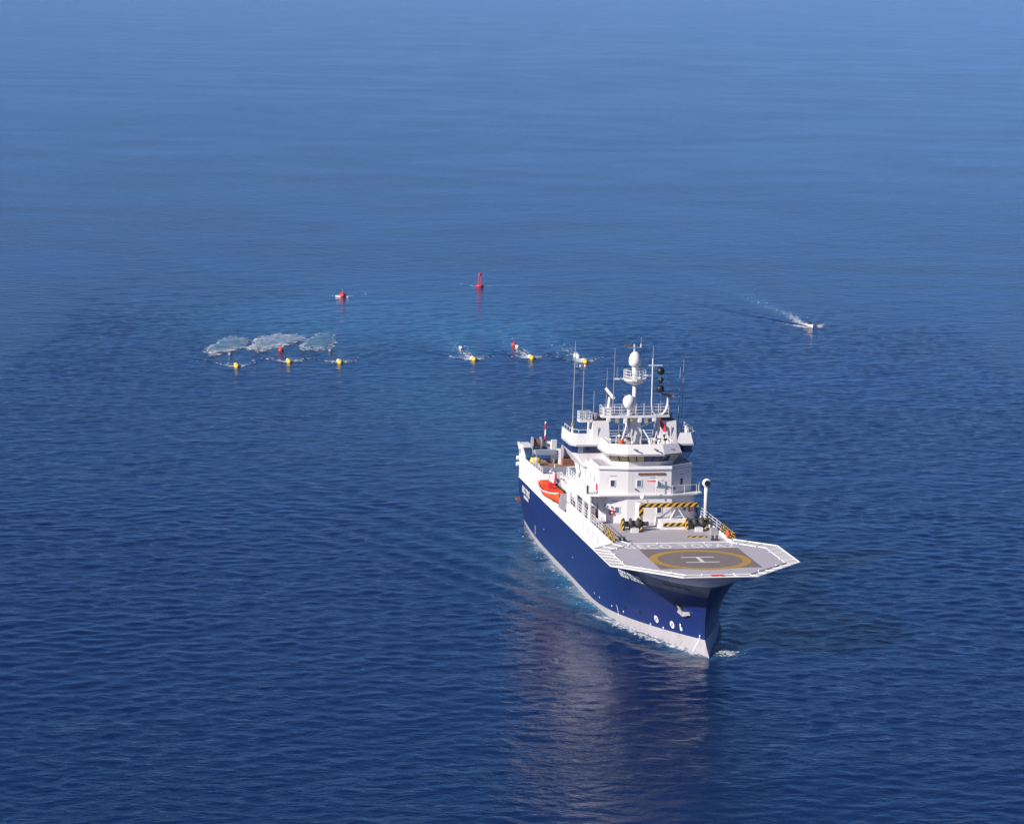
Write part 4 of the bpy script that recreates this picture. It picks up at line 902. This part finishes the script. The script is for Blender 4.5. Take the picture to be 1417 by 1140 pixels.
# ------------------------------------------------------------------ broken foam
mat('foam_white', (.80, .83, .87), .8, var=.06, scale=2)
def flecks(F, off=(0, 0)):
    F = np.array(F); z = sea_z(F[:, 0]+off[0], F[:, 1]+off[1]); mb = MB()
    for (x, y, h, r), zz in zip(F, z):
        n = int(rng.integers(4, 7)); a0 = rng.uniform(0, 6.28); tx, ty = rng.normal(0, .06, 2); h = min(h, .07); r *= .52; v = []
        for k in range(n):
            a = a0+2*math.pi*k/n; rr = r*rng.uniform(.6, 1.25); dx, dy = 1.5*rr*math.cos(a), rr*math.sin(a)
            v.append((x+dx, y+dy, zz+h+tx*dx+ty*dy))
        mb.add(v, [tuple(range(n))])
    return mb
def sw(x, y): p = SHIP_M @ Vector((x, y, 0)); return p.x, p.y      # ship axes to the sea
F = []
for i, (fx_, fy_) in enumerate(FLOATS):
    hd = fwd; ab = port; w_ = rng.uniform(.8, 1.3, 2)
    for s_ in (-1, 1):
        for _ in range(int(90*w_[(s_+1)//2])):
            u_ = rng.exponential(2.2)-.4; lat = s_*(.55+.62*max(u_, 0)+rng.normal(0, .16+.06*max(u_, 0)))
            F.append((fx_-hd.x*u_+ab.x*lat, fy_-hd.y*u_+ab.y*lat, rng.uniform(.03, .25)*math.exp(-max(u_, 0)/3), rng.gamma(2, .07)+.04))
    for _ in range(60 if i < 3 else (230, 330, 260)[i-3]):
        u_ = rng.exponential(4 if i < 3 else 8)+.5; lat = .3*math.sin(u_*.4)+rng.normal(0, .35+.035*u_)
        F.append((fx_-hd.x*u_+ab.x*lat, fy_-hd.y*u_+ab.y*lat, rng.uniform(.03, .14), rng.gamma(2, .06)+.03))
for ox, oy, n_ in ((-39.2, 694.0, 70), (-8.1, 720.9, 40)):
    for _ in range(n_):
        s_ = rng.choice((-1, 1)); u_ = rng.exponential(1.6); F.append((ox+s_*(.7+.7*u_+rng.normal(0, .2)), oy+u_+.2, rng.uniform(.03, .2), rng.gamma(2, .07)+.04))
tag(flecks(F).build('float_wash', 'foam_white', None, False, False), 'white foam thrown up by the towed floats and buoys', 'foam', None, 'stuff')
F = []
for _ in range(1000):
    x = rng.uniform(-24, -2.2); t_ = (x+24)/22; line = rng.choice((.35, 1.2)) if x < -8 else .35
    if rng.random() > .3+.7*math.sin(x*1.1+2*math.sin(x*.37))**2: continue
    px_, py_ = sw(x+rng.normal(0, .15), -(hull_y(x, .1)+line*(1.25-.45*t_)+.15+rng.normal(0, .13)))
    F.append((px_, py_, rng.uniform(.02, .14), rng.gamma(2, .05)+.03))
for _ in range(420):
    x = rng.normal(-4.2, 1.5); d = abs(rng.normal(.9, .9))+.2
    px_, py_ = sw(x, hull_y(min(x, -.3), .1)+d); F.append((px_, py_, rng.uniform(.02, .3)*math.exp(-d/2), rng.gamma(2, .06)+.03))
for _ in range(260):
    x = rng.uniform(-78, -24); px_, py_ = sw(x, -(hull_y(x, 0)+.1+rng.exponential(.45))); F.append((px_, py_, .05, rng.gamma(2, .035)+.02))
tag(flecks(F).build('bow_wash', 'foam_white', None, False, False), 'thin white foam running along the ship\'s waterline', 'foam', None, 'stuff')
F = []
for _ in range(650):
    if rng.random() < .45:
        u_ = rng.exponential(2.0)-1.8; lat = rng.choice((-1, 1))*(.9+.45*max(u_+1.8, 0)+rng.normal(0, .2))
    else:
        u_ = rng.exponential(12)+2; lat = rng.normal(0, .5+.02*u_)+.5*math.sin(u_*.2)
    F.append((BOAT[0]-BOAT_DIR.x*u_+BOAT_DIR.y*lat, BOAT[1]-BOAT_DIR.y*u_-BOAT_DIR.x*lat, rng.uniform(.03, .25)*math.exp(-max(u_, 0)/5)+.02, rng.gamma(2, .07)+.04))
tag(flecks(F).build('boat_wash', 'foam_white', None, False, False), 'white foam around and behind the small boat on the right', 'foam', None, 'stuff')

# ------------------------------------------------------------------ bubble patches raised by the air guns
def bubble_material():
    m = bpy.data.materials.new('bubbles'); m.use_nodes = True; MAT['bubbles'] = m
    N = m.node_tree.nodes; L = m.node_tree.links; b = N['Principled BSDF']; b.inputs['Roughness'].default_value = .6
    geo = N.new('ShaderNodeNewGeometry'); mp = N.new('ShaderNodeMapping'); mp.inputs['Scale'].default_value = (.8, .5, 1); L.new(geo.outputs['Position'], mp.inputs[0])
    n = N.new('ShaderNodeTexNoise'); n.inputs['Scale'].default_value = 1.0; n.inputs['Detail'].default_value = 8; n.inputs['Roughness'].default_value = .8; L.new(mp.outputs[0], n.inputs[0])
    n2 = N.new('ShaderNodeTexNoise'); n2.inputs['Scale'].default_value = .35; n2.inputs['Detail'].default_value = 3; L.new(geo.outputs['Position'], n2.inputs[0])
    at = N.new('ShaderNodeAttribute'); at.attribute_name = 'cover'
    rim = N.new('ShaderNodeAttribute'); rim.attribute_name = 'rim'
    ad = N.new('ShaderNodeMath'); ad.operation = 'ADD'; L.new(n.outputs[0], ad.inputs[0]); L.new(rim.outputs['Fac'], ad.inputs[1])
    cr = N.new('ShaderNodeMapRange'); cr.inputs[1].default_value = .46; cr.inputs[2].default_value = .86; L.new(ad.outputs[0], cr.inputs[0])
    mx = N.new('ShaderNodeMix'); mx.data_type = 'RGBA'; mx.inputs[6].default_value = (.10, .24, .40, 1); mx.inputs[7].default_value = (.62, .70, .80, 1)
    L.new(cr.outputs[0], mx.inputs[0]); L.new(mx.outputs[2], b.inputs['Base Color'])
    a2 = N.new('ShaderNodeMath'); a2.operation = 'ADD'; L.new(at.outputs['Fac'], a2.inputs[0]); L.new(n.outputs[0], a2.inputs[1])
    al = N.new('ShaderNodeMapRange'); al.interpolation_type = 'SMOOTHSTEP'; al.inputs[1].default_value = .66; al.inputs[2].default_value = 1.12; al.inputs[4].default_value = .72
    L.new(a2.outputs[0], al.inputs[0]); L.new(al.outputs[0], b.inputs['Alpha'])
bubble_material()
blab = ['pale bubble patch on the left, behind the leftmost yellow float', 'whitest and largest bubble patch, in the middle of the three', 'thin bubble patch on the right of the three']
for i, (cx, cy, rx, ry) in enumerate(((-56.7, 601.5, 4.0, 13.0), (-48.0, 608.5, 4.5, 14.5), (-38.9, 608.5, 3.9, 13.5))):
    n = 120; P = []; cov = []; rim = []; ph = rng.uniform(0, 6, 6)
    for a in range(n):
        th_ = 2*math.pi*a/n
        rr = 1+.16*math.sin(2*th_+ph[0])+.12*math.sin(3*th_+ph[1])+.08*math.sin(5*th_+ph[2])+.05*math.sin(9*th_+ph[3])
        row = []
        for k in range(25):
            q = k/24; x = cx+rx*rr*q*1.12*math.cos(th_); y = cy+ry*rr*q*1.12*math.sin(th_)+1.5*math.cos(th_)
            row.append((x, y)); cov.append(min(1, (1-q)*2.2)**.8*.60 if q < 1 else -.3); rim.append(.30*math.exp(-((q-.7)/.12)**2)*max(.25, -math.sin(th_+.4)+.35)+(.10 if i == 1 else 0)-(.10 if i == 2 else .02))
        P.append(row)
    A = np.array(P).reshape(-1, 2); z = sea_z(A[:, 0], A[:, 1])+.06+.16*np.array([max(0, 1-(k/24)**2) for _ in range(n) for k in range(25)])+np.abs(rng.normal(0, .16, len(A)))*np.array([min(1, k/6)*(.25+2.2*max(0, rim[a_*25+k])) if k < 23 else 0 for a_ in range(n) for k in range(25)])
    mb = MB(); pts = [(x-cx, y-cy, zz) for (x, y), zz in zip(A, z)]; P3 = [pts[a*25:(a+1)*25] for a in range(n)]; P3.append(P3[0])
    mb.grid(P3); o = mb.build('bubble_patch', 'bubbles', None, True); o.location = (cx, cy, 0)
    cov += cov[:25]; rim += rim[:25]
    for nm, arr in (('cover', cov), ('rim', rim)):
        at = o.data.attributes.new(nm, 'FLOAT', 'POINT'); at.data.foreach_set('value', np.array(arr, np.float32))
    # bright flecks of froth: a broken rim on the near side, streaks across the middle
    F = []; streak = [(rng.uniform(-.75, .8), rng.uniform(-.5, .3), rng.uniform(.25, .7)) for _ in range(9)]
    def outline(t): return 1+.16*math.sin(2*t+ph[0])+.12*math.sin(3*t+ph[1])+.08*math.sin(5*t+ph[2])+.05*math.sin(9*t+ph[3])
    for _ in range((1900, 3200, 1100)[i]):
        if rng.random() < .5:
            t = rng.uniform(0, 2*math.pi); q = rng.normal(.80, .07)
            if rng.random() > .25+.75*max(0, -math.sin(t+.3)+.25)*(.55+.45*math.sin(7*t+ph[4])): continue
            x = cx+rx*outline(t)*q*1.12*math.cos(t); y = cy+ry*outline(t)*q*1.12*math.sin(t)+1.5*math.cos(t)
        else:
            sy, sx, sl_ = streak[rng.integers(9)]; x = cx+rx*(sx+sl_*rng.uniform(-.2, 1)); y = cy+ry*(sy+rng.normal(0, .035))
            t = math.atan2((y-cy)/ry, (x-cx)/rx)
            if math.hypot((x-cx)/rx, (y-cy)/ry) > outline(t)*.92: continue
        F.append((x-cx, y-cy, rng.uniform(.05, .24), rng.gamma(2, .10)+.05))
    fo = flecks(F, (cx, cy)).build('froth', 'foam_white', o, False, False); tag(fo, kind='stuff')
    tag(o, blab[i], 'bubbles', 'air gun bubble patches', 'stuff')
